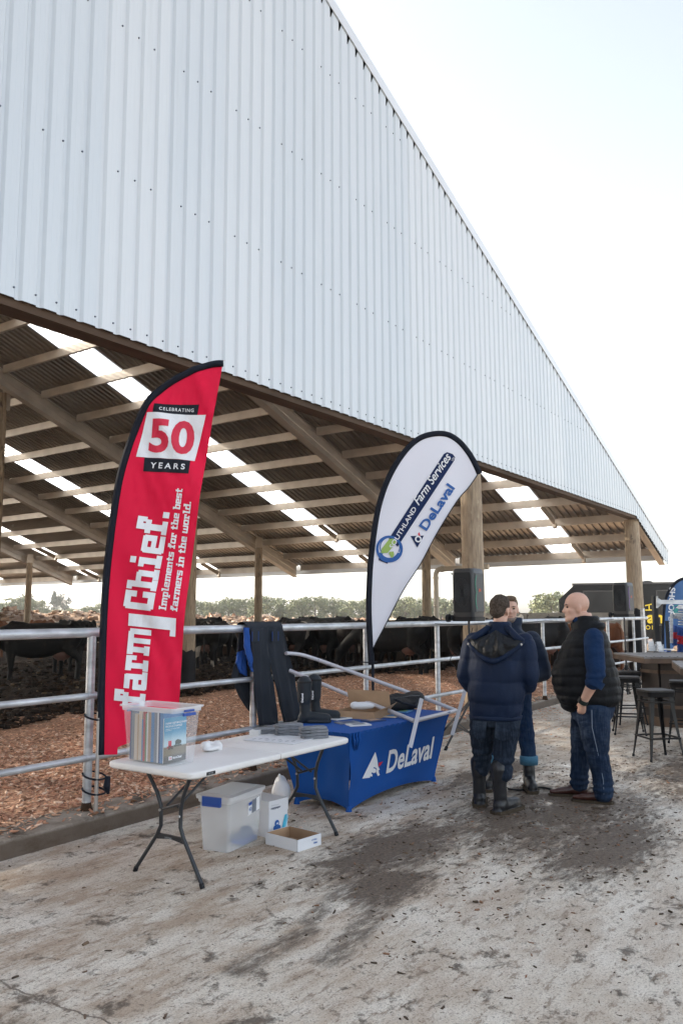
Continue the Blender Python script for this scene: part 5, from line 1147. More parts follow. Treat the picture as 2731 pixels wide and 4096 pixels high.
# ------------------------------------------------------------------ bent tubular frame leaning across the rail and the table
tf = empty('tubular_frame', tuple(at_y(1823, 2842, 4.15)), 0, 'grey bent tube frame with flat straps leaning from the rail over the blue table', 'tube frame')
M_tube = mat('pale_grey_tube', (.50, .50, .54), .35, .1)
A_, B_ = at_y(1823, 2842, 4.1), at_y(1656, 2884, 3.99)
S1 = [at_y(1144, 2613, 5.60), at_y(1200, 2618, 5.58), at_y(1268, 2638, 5.52), at_y(1385, 2680, 5.25), at_y(1675, 2785, 4.5), at_y(1747, 2812, 4.3), A_]
S2 = [at_y(1158, 2682, 5.55), at_y(1270, 2728, 5.25), at_y(1393, 2780, 4.9), at_y(1565, 2847, 4.35), B_]
mb = MB(); mb.tube(smooth_path([tuple(p) for p in S1], 4), .021, 10); mb.build('tube', M_tube, tf, smooth=True)
mb = MB(); mb.tube([tuple(p) for p in S2], .021, 10); mb.build('tube', M_tube, tf, smooth=True)
mb = MB(); mb.tube([A_, A_.lerp(B_, .5), B_], .021, 10); mb.build('tube', M_tube, tf, smooth=True)
for p, q_ in (((1686, 2794), (1640, 2990)), ((1860, 2758), (1807, 2940))):
    a = at_y(p[0], p[1], A_.y - .06 if p[0] > 1800 else B_.y - .035); b = at_y(q_[0], q_[1], A_.y - .05 if p[0] > 1800 else B_.y - .05); mb = MB(); mb.bar(a, b, .040, .006, up=N_F); mb.build('flat_strap', M_tube, tf, bevel=.002)
for p in (S1[2], S1[4], S2[2]):
    mb = MB(); mb.tube([p + Vector((0, -.022, 0)), p + Vector((0, -.026, 0))], .006, 6); mb.build('bolt', M_black, tf)

# ------------------------------------------------------------------ trousers hung over the rail
M_den = mat('charcoal_work_cloth', (.026, .031, .040), .85, noise=(3, .15, 4), bump=(130, .3)); M_lin = mat('bright_blue_lining', (.01, .08, .36), .7)
wt = empty('work_trousers', (6.75, 5.72, 1.65), 0, 'charcoal work trousers with blue lining hung over the top rail', 'trousers')
def hang(L_, R_, y_, th, n=26, ph=0, fold=.02):
    """cloth tube between two picture-traced edges, hanging in the plane y"""
    mb = MB(); R = []
    for i in range(n + 1):
        t = i / n; l = at_y(*(np.array(L_[0]) * (1 - t) + np.array(L_[-1]) * t), y_) if len(L_) == 2 else at_y(*path_at(L_, t), y_); r_ = at_y(*path_at(R_, t), y_)
        c = (l + r_) / 2; h_ = (r_ - l) / 2; ring = []
        for k in range(20):
            a = 2 * pi * k / 20; yy = sin(a) * th * .7 * (1 + .5 * sin(t * 5 + ph)) + fold * sin(k * 1.9 + t * 6 + ph) * (1 if sin(a) < 0 else .3)
            ring.append(c + h_ * cos(a) * (1 + .05 * noise.noise(Vector((t * 5, ph, cos(a))))) + Vector((0, yy + .012 * noise.noise(Vector((cos(a) * 2.5, t * 6, ph))), .008 * noise.noise(Vector((k * .5, t * 3, ph))))))
        R.append(ring)
    mb.rings(R); return mb
def path_at(P, t):
    P = [np.array(p, float) for p in P]; s_ = t * (len(P) - 1); i = min(int(s_), len(P) - 2); return tuple(P[i] * (1 - s_ + i) + P[i + 1] * (s_ - i))
me = hang([(994, 2512), (1004, 2600), (1016, 2750), (1036, 2902)], [(1070, 2512), (1072, 2600), (1092, 2740), (1110, 2897)], 5.655, .022, ph=1).mesh('leg', M_den, 'all'); link('trouser_leg', me, wt)
me = hang([(1060, 2512), (1069, 2600), (1102, 2740), (1134, 2888)], [(1131, 2512), (1150, 2600), (1180, 2740), (1210, 2880)], 5.655, .022, ph=3).mesh('leg', M_den, 'all'); link('trouser_leg', me, wt)
l, r_ = at_y(985, 2508, 5.68).x, at_y(1128, 2508, 5.68).x; mb = MB()
mb.rings([[(l + (r_ - l) * k / 12, 5.75 + cos(a) * .078 + .004 * sin(k * 2), 1.60 + sin(a) * .072 + .003 * sin(k * 3)) for k in range(13)] for a in [pi * 1.08 - pi * 1.16 * j / 12 for j in range(13)]], closed=False); mb.build('waist', M_den, wt, smooth='all')
for p, d_ in (((1020, 2545), .1), ((1100, 2545), -.1)):
    c = at_y(*p, 5.627); mb = MB(); mb.obox(c, (.055, 0, 0), (0, .003, 0), (0, 0, .06)); mb.build('pocket', M_den, wt, bevel=.002)
    for dx in (-.05, .05): mb = MB(); mb.bar(c + Vector((dx, -.005, .05)), c + Vector((dx, -.005, -.05)), .003, .003, up=(0, 1, 0)); mb.build('seam_stitch', M_lin, wt)
me = hang([(975, 2510), (978, 2580), (995, 2650)], [(992, 2512), (1000, 2580), (1008, 2690)], 5.66, .014, ph=2).mesh('lining', M_lin, 'all'); link('lining', me, wt)
me = hang([(958, 2520), (945, 2640), (925, 2700), (960, 2790), (1005, 2855)], [(985, 2515), (990, 2620), (1000, 2700), (1012, 2770), (1020, 2800)], 5.83, .03, ph=2).mesh('back', M_den, 'all'); link('hanging_back', me, wt)
me = hang([(950, 2610), (942, 2650), (960, 2690)], [(975, 2600), (985, 2660), (985, 2705)], 5.79, .012).mesh('lining', M_lin, 'all'); link('lining', me, wt)

# ------------------------------------------------------------------ loudspeakers on tripods
M_spk = mat('matt_black_grille', (.016, .018, .021), .5, bump=(90, .3)); M_spg = mat('satin_grey_black', (.035, .037, .040), .38); M_jr = mat('badge_red', (.55, .07, .02), .5)
def speaker(loc, rz, lb, ring=None):
    e = empty('loudspeaker', loc, rz, lb, 'speaker', 'black loudspeakers on tripods'); W, D, H_ = .17, .165, .70
    mb = MB(); mb.rings([rrect(-W * s_, -D * s_, W * s_, D * s_, .045, z) for s_, z in ((.80, 0), (.95, .012), (1.0, .06), (1.0, .62), (.97, .675), (.86, .695))]); mb.build('cabinet', M_spg, e, world=False, smooth=True)
    mb = MB(); mb.rings([[(-W - o_, y_ * s_, z_) for y_, z_ in [( .135, .12), (.135, .60), (.115, .64), (-.115, .64), (-.135, .60), (-.135, .12), (-.115, .09), (.115, .09)]] for o_, s_ in ((-.002, 1.0), (.008, 1.0), (.010, .97))]); mb.build('side_grille', M_spk, e, world=False)
    mb = MB()
    for k in range(3, 12): rr2 = .012 * k; mb.tube([(-W - .0105, cos(a) * rr2 * .85, .36 + sin(a) * rr2 * 1.5) for a in [2 * pi * j / 28 for j in range(29)] ], .0016, 4, caps=False)
    o = mb.build('grille_ripple', M_spg, e, world=False)
    mb = MB(); a, b, c = (-W - .012, .035, .44), (-W - .012, -.035, .44), (-W - .012, 0, .355)
    for p, q_ in ((a, b), (b, c), (c, a)): mb.bar(p, q_, .006, .006, up=(1, 0, 0))
    mb.tube([(-W - .012, cos(t) * .022, .325 + sin(t) * .022) for t in [2 * pi * j / 16 for j in range(17)]], .003, 5, caps=False); mb.build('symbol', M_black, e, world=False)
    mb = MB(); mb.rings([rrect(-.125, -.0, .125, .014, .006, z) for z in (.10, .62)]); [0]; me_ = MB(); me_.rings([[(x, -D - .014 + .0, z) for x, z in [(-.12, .10), (.12, .10), (.12, .62), (-.12, .62)]], [(x, -D + .004, z) for x, z in [(-.13, .09), (.13, .09), (.13, .63), (-.13, .63)]]]); me_.build('front_grille', mat('front_mesh', (.075, .077, .078), .45, .3, bump=(140, .5)), e, world=False)
    V, F = text2d('JBL', .034, .05); mb = MB(); mb.add([(x - .035, -D - .017, y_ + .38) for x, y_ in V], F); mb.build('lettering', M_jr, e, world=False)
    if ring:
        mb = MB(); [mb.tube([(-.055 + cos(t) * .07 * -1, -D - .016, zc + sin(t) * .12) for t in [-1.2 + 2.4 * j / 12 for j in range(13)]], .0025, 5) for zc in (.25, .48)]; mb.build('light_ring', mat(ring[0], ring[1], .5, emis=(ring[1], .25)), e, world=False)
    mb = MB(); mb.rings([rrect(-W - .01, -D - .01, W + .01, D + .01, .05, z) for z in (-.03, .03)]); mb.build('base', M_black, e, world=False, smooth=True)
    mb = MB(); mb.tube([(-W - .02, D + .03, .015), (-W - .02, D + .07, .015)], .055, 18); mb.tube([(-W - .02, D + .03, .015), (-W + .05, D, .03)], .03, 8); mb.build('wheel', M_rub, e, world=False, smooth=True)
    mb = MB(); mb.tube([(0.02, D, .30), (.02, D + .07, .28), (.02, D + .09, .22)], .012, 6); mb.tube([(-.08, D, .62), (-.08, D + .05, .63), (.08, D + .05, .63), (.08, D, .62)], .012, 6); mb.build('handle', M_black, e, world=False); return e
def tripod(loc, h, lb, hub=.50, spread=.55, a0=.3):
    e = empty('speaker_stand', loc, a0, lb, 'stand', 'tripod speaker stands')
    mb = MB(); mb.tube([(0, 0, .04), (0, 0, hub + .35)], .020, 10); mb.tube([(0, 0, hub + .3), (0, 0, h)], .0155, 10); mb.build('pole', M_leg, e, world=False, smooth=True)
    for pts_, rr_c in (([(0, 0, hub - .05), (0, 0, hub + .05)], .038), ([(0, 0, .1), (0, 0, .16)], .032), ([(0, 0, hub + .25), (0, 0, hub + .36)], .03)): mb = MB(); mb.tube(pts_, rr_c, 12); mb.build('collar', M_black, e, world=False)
    mb = MB(); mb.tube([(.03, 0, hub + .3), (.09, 0, hub + .3)], .012, 8); mb.build('clamp_knob', M_black, e, world=False)
    for k in range(3):
        a = 2 * pi * k / 3; u = Vector((cos(a), sin(a), 0))
        mb = MB(); mb.bar(Vector((0, 0, hub)) + u * .03, u * spread + Vector((0, 0, .015)), .028, .014, up=u.cross(Vector((0, 0, 1)))); l_ = mb.build('leg', M_leg, e, world=False)
        mb = MB(); mb.bar(Vector((0, 0, .12)) + u * .02, u * spread * .55 + Vector((0, 0, hub * .46)), .018, .01, up=u.cross(Vector((0, 0, 1)))); mb.build('brace', M_leg, e, world=False)
        mb = MB(); mb.tube([u * spread + Vector((0, 0, 0)), u * spread * .95 + Vector((0, 0, .04))], .022, 8); mb.build('rubber_foot', M_rub, l_, world=False)
    return e
p1_ = at_z(1886, 2970, 0); tripod((p1_.x, p1_.y, 0), 1.66, 'black tripod stand behind the man in the hooded jacket', .55, .78, 1.05)
speaker((p1_.x, p1_.y, 1.67), radians(-2), 'black portable loudspeaker beside the big gable log post', ('ring_green', (.02, .25, .16)))
p2 = at_d(2494, 2466, 17.2); tripod((p2.x, p2.y, 0), p2.z - .02, 'black tripod stand behind the bald man near the right hand log post', .6, .6, .2)
speaker((p2.x, p2.y, p2.z + .02), radians(-8), 'black portable loudspeaker in front of the black trailer', ('ring_violet', (.22, .10, .40)))
for k, pts in enumerate((((1890, 2510), (1870, 2570), (1830, 2600), (1800, 2640), (1840, 2680), (1880, 2600)),)):
    mb = MB(); mb.tube(smooth_path([tuple(at_d(*q, 11.2)) for q in pts], 5), .005, 5); o = mb.build('speaker_cable', M_black); tag(o, 'thin black cable looping below the nearer loudspeaker', 'cable')
mb = MB(); mb.tube(smooth_path([(10.6 + 1.1 * k, YR - .05, 1.60 - .03 * (k % 2)) for k in range(9)], 4), .006, 5); tag(mb.build('rail_cable', M_black), 'black cable tied along the top bar between the loudspeakers', 'cable')
mb = MB(); c_ = [at_z(*q, .012) for q in ((2030, 3155), (2080, 3160), (2130, 3152), (2170, 3150), (2215, 3160), (2240, 3163))]; mb.tube(smooth_path([tuple(p) for p in c_], 4), .010, 6); tag(mb.build('ground_cable', M_black), 'black cable lying in the mud between the boots', 'cable')

# ------------------------------------------------------------------ bar tables and stools
M_stv = mat('dark_stained_plywood', (.050, .040, .034), .6, noise=(2.2, .4, 7, (1, 1, .35)), bump=(12, .2, (1, 1, .15))); M_stt = mat('weathered_stained_boards', (.17, .155, .145), .55, noise=(5, .25, 6)); M_stb = mat('brown_stained_edge', (.11, .072, .050), .55, noise=(5, .3, 6))
def bar_table(A, ang, side, cx, cy, lb, zt=1.08):
    e = empty('bar_table', (cx, cy, 0), 0, lb, 'bar table', 'dark wooden bar tables'); u, v = Vector((cos(ang), sin(ang), 0)), Vector((sin(ang), -cos(ang), 0)); A = Vector((A[0], A[1], 0)); n = 12
    for k in range(n):
        a = A + v * (side * (k + .5) / n) + u * (side / 2); mb = MB(); mb.obox(a + Vector((0, 0, zt - .012)), u * (side / 2 - .004), v * (side / n / 2 - .004), (0, 0, .012)); o = mb.build('board', M_stt, e)
        for t in (.05, .95): mb = MB(); p = A + v * (side * (k + .5) / n) + u * side * t + Vector((0, 0, zt)); mb.tube([p, p + Vector((0, 0, .004))], .014, 8); mb.build('bolt_cap', M_black, o)
    C = A + (u + v) * side / 2
    for w1, w2 in ((u, v), (v, u)):
        for s_ in (-1, 1): mb = MB(); mb.obox(C + w2 * s_ * (side / 2 - .02) + Vector((0, 0, zt - .062)), w1 * (side / 2 - .001 * (s_ + 1)), w2 * .018, (0, 0, .036)); mb.build('apron', M_stb, e)
    R_ = .50; 
    for k in range(8):
        a0, a1 = 2 * pi * k / 8 + .03 + ang, 2 * pi * (k + 1) / 8 - .03 + ang; p0, p1 = Vector((C.x + R_ * cos(a0), C.y + R_ * sin(a0), 0)), Vector((C.x + R_ * cos(a1), C.y + R_ * sin(a1), 0))
        mb = MB(); mb.bar(p0 + Vector((0, 0, .51)), p1 + Vector((0, 0, .51)), .02, 1.02); mb.build('side_panel', M_stv, e)
        for z, h_ in ((.83, .05), (.30, .05), (.07, .14)):
            k_ = 1.03 if h_ < .1 else 1.02; mb = MB(); q0, q1 = C + (p0 - Vector((C.x, C.y, 0))) * k_, C + (p1 - Vector((C.x, C.y, 0))) * k_
            q0.z = q1.z = z; mb.bar(q0, q1, .03, h_); mb.build('band', M_stb, e)
    return e
A = at_z(2573, 2628, 1.08)
best = min(((abs((at_z(2450, y_, 1.08) - A).length - 1.45), y_) for y_ in np.arange(2598, 2640, .5)), key=lambda q: q[0])[1]
B = at_z(2450, best, 1.08); ang = atan2(B.y - A.y, B.x - A.x); side = (B - A).length
u, v = Vector((cos(ang), sin(ang))), Vector((sin(ang), -cos(ang))); bar_table(A, ang, side, A.x + .5, A.y, 'dark stained bar table with octagonal body behind the front stool')
A2 = at_z(2719, 2668, 1.08); _b2 = at_z(2683, 2642, 1.08); bar_table(A2, atan2(_b2.y - A2.y, _b2.x - A2.x), min(1.6, (_b2 - A2).length), A2.x + .6, A2.y - .1, 'second dark bar table cut off by the right picture edge')
M_st = mat('black_powder_coated_steel', (.005, .005, .006), .30, 0, spec=.3); M_seat = mat('worn_black_seat', (.05, .047, .045), .5, noise=(12, .3, 5))
def make_stool():
    e = empty('bar_stool', (0, 0, 0), 0); H_ = .80; s_ = .175
    mb = MB(); mb.rings([rrect(-s_, -s_, s_, s_, .05, z) for z in (H_, H_ + .02)]); mb.build('seat', M_seat, e, world=False, bevel=.004)
    mb = MB(); mb.rings([rrect(-s_ * k, -s_ * k, s_ * k, s_ * k, .045, z) for k, z in ((.96, H_ - .06), (1.0, H_ - .001))]); mb.build('seat_rim', M_st, e, world=False, smooth=True)
    for sx in (-1, 1):
        for sy in (-1, 1):
            R = []
            for t in (0, .3, .6, .85, 1):
                x = sx * (.145 + .075 * t ** 1.3); y_ = sy * (.145 + .075 * t ** 1.3); z = (H_ - .03) * (1 - t) ; w = .040 * (1 - t) + .017
                R.append([(x - sx * w, y_ + 0, z), (x, y_, z), (x, y_ - sy * w, z), (x - sx * .006, y_ - sy * w, z), (x - sx * .006, y_ - sy * .006, z), (x - sx * w, y_ - sy * .006, z)])
            mb = MB(); mb.rings(R); l_ = mb.build('leg', M_st, e, world=False); mb = MB(); mb.tube([(sx * .213, sy * .213, 0), (sx * .21, sy * .21, .03)], .016, 8); mb.build('foot_cap', M_rub, l_, world=False)
    for z, k in ((.26, .19), (.68, .155)):
        for a in ((-k, -k, k, -k), (-k, k, k, k), (-k, -k, -k, k), (k, -k, k, k)):
            mb = MB(); mb.bar((a[0], a[1], z), (a[2], a[3], z), .012, .02); mb.build('foot_rail', M_st, e, world=False)
    return e
st0 = make_stool(); G_ = 'black metal bar stools'
spots = [(at_z(2618, 2757, .82), .75, 'black metal stool standing alone in front of the dark bar table'), (at_z(2505, 2705, .82), .35, 'black metal stool just behind the bald man, left of the bar table'), (at_z(2507, 2684, .82), .55, 'black stool mostly hidden behind the left stool and bar table'), (at_z(2728, 2722, .82), .2, 'worn black stool at the right edge under the second bar table'), (at_z(2790, 2800, .82), .5, 'black stool just outside the right picture edge')]
for i, (p, a, lb) in enumerate(spots[:4]):
    o = st0 if i == 0 else copy_tree(st0); o.location = (p.x, p.y, 0); o.rotation_euler = (0, 0, a); tag(o, lb, 'stool', G_)
# on the bar table
M_acr = mat('clear_acrylic', (.85, .88, .90), .05, alpha=.30)
for i, (px_, py_, lb) in enumerate(((2608, 2605, 'left clear acrylic brochure holder on the bar table'), (2642, 2606, 'right clear acrylic brochure holder on the bar table'))):
    p = at_z(px_, py_, 1.085); e = empty('brochure_holder', (p.x, p.y, 1.085), radians(-50 + 14 * i), lb, 'brochure holder', 'clear holders on the bar table')
    mb = MB(); mb.obox((0, .05, .10 - .02 * i), (.055, 0, 0), (0, .002, 0), (0, .02, .10 - .02 * i)); mb.obox((0, .0, .05), (.055, 0, 0), (0, .002, 0), (0, .0, .05)); mb.obox((.055, .02, .06), (.002, 0, 0), (0, .03, 0), (0, 0, .06)); mb.obox((-.055, .02, .06), (.002, 0, 0), (0, .03, 0), (0, 0, .06)); mb.obox((0, .03, .003), (.055, 0, 0), (0, .04, 0), (0, 0, .003)); mb.build('holder', M_acr, e, world=False)
    mb = MB(); mb.obox((0, .03, .085), (.045, 0, 0), (0, .004, 0), (0, .015, .08)); mb.build('leaflets', M_pap[4], e, world=False)
for i in range(6):
    p = at_z(2630 + 8 * i, 2604 + (i % 3) * 2, 1.087); mb = MB(); a = i * .8; mb.tube([p + Vector((cos(a) * .06, sin(a) * .06, .004 + .004 * (i % 2))), p - Vector((cos(a) * .06, sin(a) * .06, -.004))], .005, 6); tag(mb.build('pen', M_clip if i % 2 else M_white), ('white pen nearest the acrylic holders', 'blue pen left of centre in the loose heap', 'white pen crossing the middle of the loose heap', 'blue pen right of the middle of the heap', 'white pen lying before the notepad', 'blue pen touching the white notepad')[i], 'pen', 'loose pens on the bar table')
p = at_z(2670, 2600, 1.085); mb = MB(); mb.obox((p.x, p.y, 1.095), (.12, 0, 0), (0, .08, 0), (0, 0, .008)); tag(mb.build('notepad', M_white), 'white notepad beside the pens on the bar table', 'notepad')

# ------------------------------------------------------------------ cow brush demonstration stand
cb = empty('cow_brush_stand', (at_d(2615, 2560, 15).x, at_d(2615, 2560, 15).y, 0), 0, 'cow grooming brush stand with black post, springs and blue and red bristles', 'brush stand')
D15 = 15.0
q = lambda x, y_, d=D15: at_d(x, y_, d)
mb = MB(); a = q(2615, 2383); mb.bar((a.x, a.y, 0), (a.x, a.y, a.z), .085, .085, up=E_F); mb.build('post', M_black, cb)
mb = MB(); mb.bar(q(2626, 2384, 14.9), q(2626, 2432, 14.9), .03, .02, up=N_F); mb.bar(q(2628, 2408, 14.9), q(2780, 2408, 14.9), .02, .075, up=(0, 0, 1)); mb.prism([q(2630, 2392, 14.95), q(2648, 2404, 14.95), q(2630, 2404, 14.95)], N_F * .01); mb.prism([q(2630, 2412, 14.95), q(2648, 2412, 14.95), q(2630, 2430, 14.95)], N_F * .01); mb.build('arm', M_rail, cb)
mb = MB(); mb.tube([q(2722, 2420), q(2722, 2432)], [.04, .09], 12); mb.build('spring_cap', M_white, cb)
def coil(p0, p1, r_, turns, name):
    p0, p1 = Vector(p0), Vector(p1); d = p1 - p0; a = d.normalized().orthogonal().normalized(); b = d.normalized().cross(a); n = turns * 10
    mb = MB(); mb.tube([p0 + d * i / n + (a * cos(2 * pi * i / 10) + b * sin(2 * pi * i / 10)) * r_ for i in range(n + 1)], .011, 5); mb.build(name, M_rail, cb, smooth='all')
coil(q(2726, 2432), q(2726, 2505), .065, 7, 'spring'); coil(q(2690, 2463), q(2726, 2463), .045, 6, 'spring')
mb = MB(); mb.bar(q(2684, 2456), q(2684, 2572), .05, .02, up=N_F); mb.build('steel_strap', M_rail, cb); mb = MB(); a = q(2665, 2483, 14.8); mb.bar((a.x, a.y, 0), a, .05, .05, up=E_F); mb.build('post', M_black, cb)
M_br = [mat('bristle_blue', (.01, .07, .32), .6, bump=(60, 1)), mat('bristle_red', (.55, .015, .03), .6, bump=(60, 1))]
def brush(x, y0, y1, r_, segs, d):
    for k in range(segs):
        a, b = q(x, y0 + (y1 - y0) * k / segs, d), q(x, y0 + (y1 - y0) * (k + 1) / segs, d); mb = MB(); n = int(260 * r_ / .1); rr = random.Random(k)
        mb.tube([a, b], r_ * .8, 16)
        for i in range(n):
            t, an = rr.random(), rr.random() * 2 * pi; c = a.lerp(b, t); dd = Vector((cos(an), sin(an), 0)); mb.bar(c + dd * r_ * .6, c + dd * r_ * 1.08 + Vector((0, 0, .01)), .008, .008)
        mb.build('bristles', M_br[k % 2], cb)
brush(2735, 2510, 2610, .115, 3, 14.9); brush(2697, 2503, 2582, .045, 3, 15.1)
# ------------------------------------------------------------------ people (local frame: x forward, y to the left, z up)
M_skin = mat('skin', (.56, .335, .25), .5, noise=(9, .10, 4), bump=(90, .06)); M_skin.node_tree.nodes['Principled BSDF'].inputs['Subsurface Weight'].default_value = .06
M_scalp = M_skin
M_navy = mat('navy_padded_cloth', (.004, .012, .036), .62, noise=(4, .2, 4), bump=(70, .15)); M_navy2 = mat('slate_navy_padded_cloth', (.0075, .016, .037), .62, noise=(4, .2, 4), bump=(70, .15))
M_vest = mat('black_padded_cloth', (.0035, .0042, .006), .58, noise=(4, .2, 4), bump=(60, .2)); M_shirt = mat('blue_cotton_shirt', (.005, .022, .068), .85, noise=(5, .15, 5), bump=(26, .35)); M_sat = mat('black_satin_lining', (.005, .006, .008), .36, bump=(14, .9), spec=.25)
def denim(name, a, b):
    M = mat(name, a, .85); g = NT(M); c = g.mix(g.ramp(g.noise(3.5, 5, (1, 1, .6)), .42, .7), a, b); c = g.mix(g.ramp(g.noise(60, 3, (1, 1, .15)), .4, .7, 0, .3), c, (.06, .08, .12)); g.l(c, g.b.inputs['Base Color']); g.bump(g.noise(9, 5, (1, 1, 2.2)), .55, .03); return M
M_jn1, M_jn2, M_jn3 = denim('faded_denim', (.006, .012, .024), (.024, .036, .055)), denim('mid_blue_denim', (.006, .023, .066), (.014, .042, .10)), denim('dark_blue_denim', (.003, .012, .034), (.010, .029, .068))
M_hair1, M_hair2 = mat('short_brown_hair', (.085, .064, .050), .8, noise=(60, .5, 3), bump=(150, 1)), mat('light_brown_hair', (.15, .095, .055), .7, noise=(60, .4, 3), bump=(150, 1))
M_eye = mat('eye', (.02, .015, .012), .15); M_leath = mat('brown_leather', (.050, .016, .012), .32, noise=(7, .3, 4)); M_sole = mat('muddy_sole', (.06, .045, .03), .85, bump=(30, .8)); M_gum = mat('muddy_rubber_boot', (.016, .018, .021), .38); g = NT(M_gum)
_c = g.mix(g.ramp(g.noise(7, 7, (1, 1, .6), rough=.7), .58, .70), (.008, .009, .012), (.07, .058, .044)); g.l(_c, g.b.inputs['Base Color']); g.bump(g.noise(12, 4), .3, .02)
def xf(prims, M_):
    for p in prims: p.v = [tuple(M_ @ Vector(v)) for v in p.v]
    return prims
def head_prims(s=1.0, jowl=1.0):
    P = [ell((-.006, 0, .032), (.104, .080, .098)), ell((.028, 0, -.03), (.070, .066, .088)), ell((.052, 0, -.088), (.045, .050 * jowl, .036)), ell((.02, 0, -.075), (.06, .062 * jowl, .045)),
         cone((.088, 0, .012), (.108, 0, -.026), .010, .015), ell((.098, 0, -.034), (.017, .019, .011)), ell((.080, 0, .030), (.022, .056, .013)), ell((.086, 0, -.064), (.015, .027, .009)), ell((.083, 0, -.078), (.015, .022, .008)), ell((.078, 0, -.103), (.022, .024, .018))]
    for q in (-1, 1): P += [ell((-.004, q * .081, -.012), (.022, .009, .034), (0, 0, -q * .35)), ell((.062, q * .040, -.022), (.024, .022, .020))]
    return P
def hand_prims(wrist, d, palm_n, side, curl=.6, s=1.0):
    """palm, four unequal bent fingers and a thumb; d points along the hand, palm_n out of the palm"""
    d = Vector(d).normalized(); n = Vector(palm_n); n = (n - d * n.dot(d)).normalized(); w = d.cross(n) * side; W = Vector(wrist)
    P = [cone(W, W + d * .09 * s, .030 * s, .036 * s, sq=.55, side=n)]
    for i, (o, l) in enumerate(((-.031, .070), (-.010, .080), (.011, .075), (.031, .058))):
        b = W + d * .088 * s + w * o * s; e1_ = b + (d * cos(curl * .5) + n * sin(curl * .5)) * l * .45 * s; e2_ = e1_ + (d * cos(curl * 1.4) + n * sin(curl * 1.4)) * l * .32 * s; e3 = e2_ + (d * cos(curl * 2.2) + n * sin(curl * 2.2)) * l * .26 * s
        P += chain([W + d * .05 * s + w * o * .8 * s, b, e1_, e2_, e3], [.012 * s, .0105 * s, .0095 * s, .0088 * s, .0078 * s], n=8)
    b = W + d * .025 * s - w * .028 * s; t1 = b + (d * .7 - w * .6 + n * .35).normalized() * .045 * s; P += chain([b, t1, t1 + (d * .9 - w * .05 + n * .4).normalized() * .035 * s], [.015 * s, .012 * s, .0095 * s], n=8)
    return P
def quilt(period, amp, wob=.25, ax=2, zmin=-9):
    def f(c, n):
        out = np.empty(len(c))
        for i, p in enumerate(c):
            z = p[ax] + .018 * noise.noise(Vector((p[0] * 3, p[1] * 3, p[2] * 1.2))) ; q = abs(sin(pi * z / period)); s_ = amp * (q ** .45 - .6) 
            s_ += .006 * noise.noise(Vector(p) * 11) * wob * 4 + .005 * noise.noise(Vector((p[0] * 22, p[1] * 22, p[2] * 7))) * wob * 3
            out[i] = s_
        return out
    return f
def folds(a=.006, sc=(7, 7, 16), rings=()):
    def f(c, n):
        out = np.empty(len(c))
        for i, p in enumerate(c):
            s_ = a * noise.noise(Vector((p[0] * sc[0], p[1] * sc[1], p[2] * sc[2]))) + a * .6 * noise.noise(Vector((p[0] * 20, p[1] * 20, p[2] * 30)))
            for zc, w_, am, k in rings: s_ += am * math.exp(-((p[2] - zc) / w_) ** 2) * sin(p[2] * k + 5 * p[1] + 3 * p[0])
            out[i] = s_
        return out
    return f
def gumboot(e, o, ang, h, name='gumboot', s=1.16):
    P = boot_prims((0, 0, 0), s, h / s, 0); me = vox(P, .009, name, [M_gum], smooth=3, disp=lambda c, n: np.array([.004 * noise.noise(Vector((p[0] * 10, p[1] * 10, p[2] * 26))) for p in c]))
    ob = link(name, me, e, o, world=False); ob.rotation_euler = (0, 0, ang)
    mb = MB(); sp = [(-.095, 0), (-.08, .05), (-.02, .062), (.08, .062), (.2, .062), (.27, .045), (.295, 0), (.27, -.045), (.2, -.062), (.08, -.062), (-.02, -.062), (-.08, -.05)]
    mb.rings([[(x * s * .93, y_ * s * k, z) for x, y_ in sp] for z, k in ((0, .97), (.02, 1.0), (.028, .98))]); so_ = mb.build('sole', M_sole, ob, world=False, smooth=True); return ob

def lean(e, dx, dy, z0=0.0, z1=1.8, skip=('gumboot', 'leather_boot')):
    done = set()
    for o in list(e.children):
        if o.name.split('.')[0] in skip or o.data in done: continue
        done.add(o.data)
        for o2 in [o] + list(o.children):
            if o2.type != 'MESH': continue
            for v in o2.data.vertices:
                t = (v.co.z - z0) / (z1 - z0); v.co.x += dx * t; v.co.y += dy * t
def person(name, org, head, lb): return empty(name, (org.x, org.y, 0), head, lb, 'person', 'people talking on the yard')

# --- man seen from behind: navy hooded jacket, faded jeans, gumboots
oA = (at_z(1920, 3228, 0) + at_z(2008, 3255, 0)) / 2; hA = radians(12); A_e = person('person', oA, hA, 'man seen from behind in a navy padded jacket with hood, jeans and black gumboots')
fwd = Vector((cos(hA), sin(hA), 0)); lft = Vector((-sin(hA), cos(hA), 0))
def loc_of(p, o, f_, l_): q = p - o; return (q.dot(f_), q.dot(l_))
fl = loc_of(at_z(1918, 3222, 0), oA, fwd, lft); fr_ = loc_of(at_z(2003, 3252, 0), oA, fwd, lft)
HM_ = Matrix.Translation((.03, .01, 1.775)) @ Matrix.Rotation(radians(-14), 4, 'Z') @ Matrix.Rotation(radians(6), 4, 'Y') @ Matrix.Scale(1.04, 4)
tors = [(0, 0, .86, .13, .17), (0, 0, 1.0, .14, .18), (0, 0, 1.2, .14, .18), (0, 0, 1.42, .13, .20), (0, 0, 1.52, .10, .17), (.01, 0, 1.58, .06, .07), (.015, 0, 1.66, .062, .064), (.02, 0, 1.72, .06, .062)]
armL = [(-.0, .22, 1.46), (-.02, .28, 1.19), (.20, .18, 1.10)]; armR = [(-.0, -.22, 1.46), (-.02, -.285, 1.19), (.20, -.18, 1.12)]
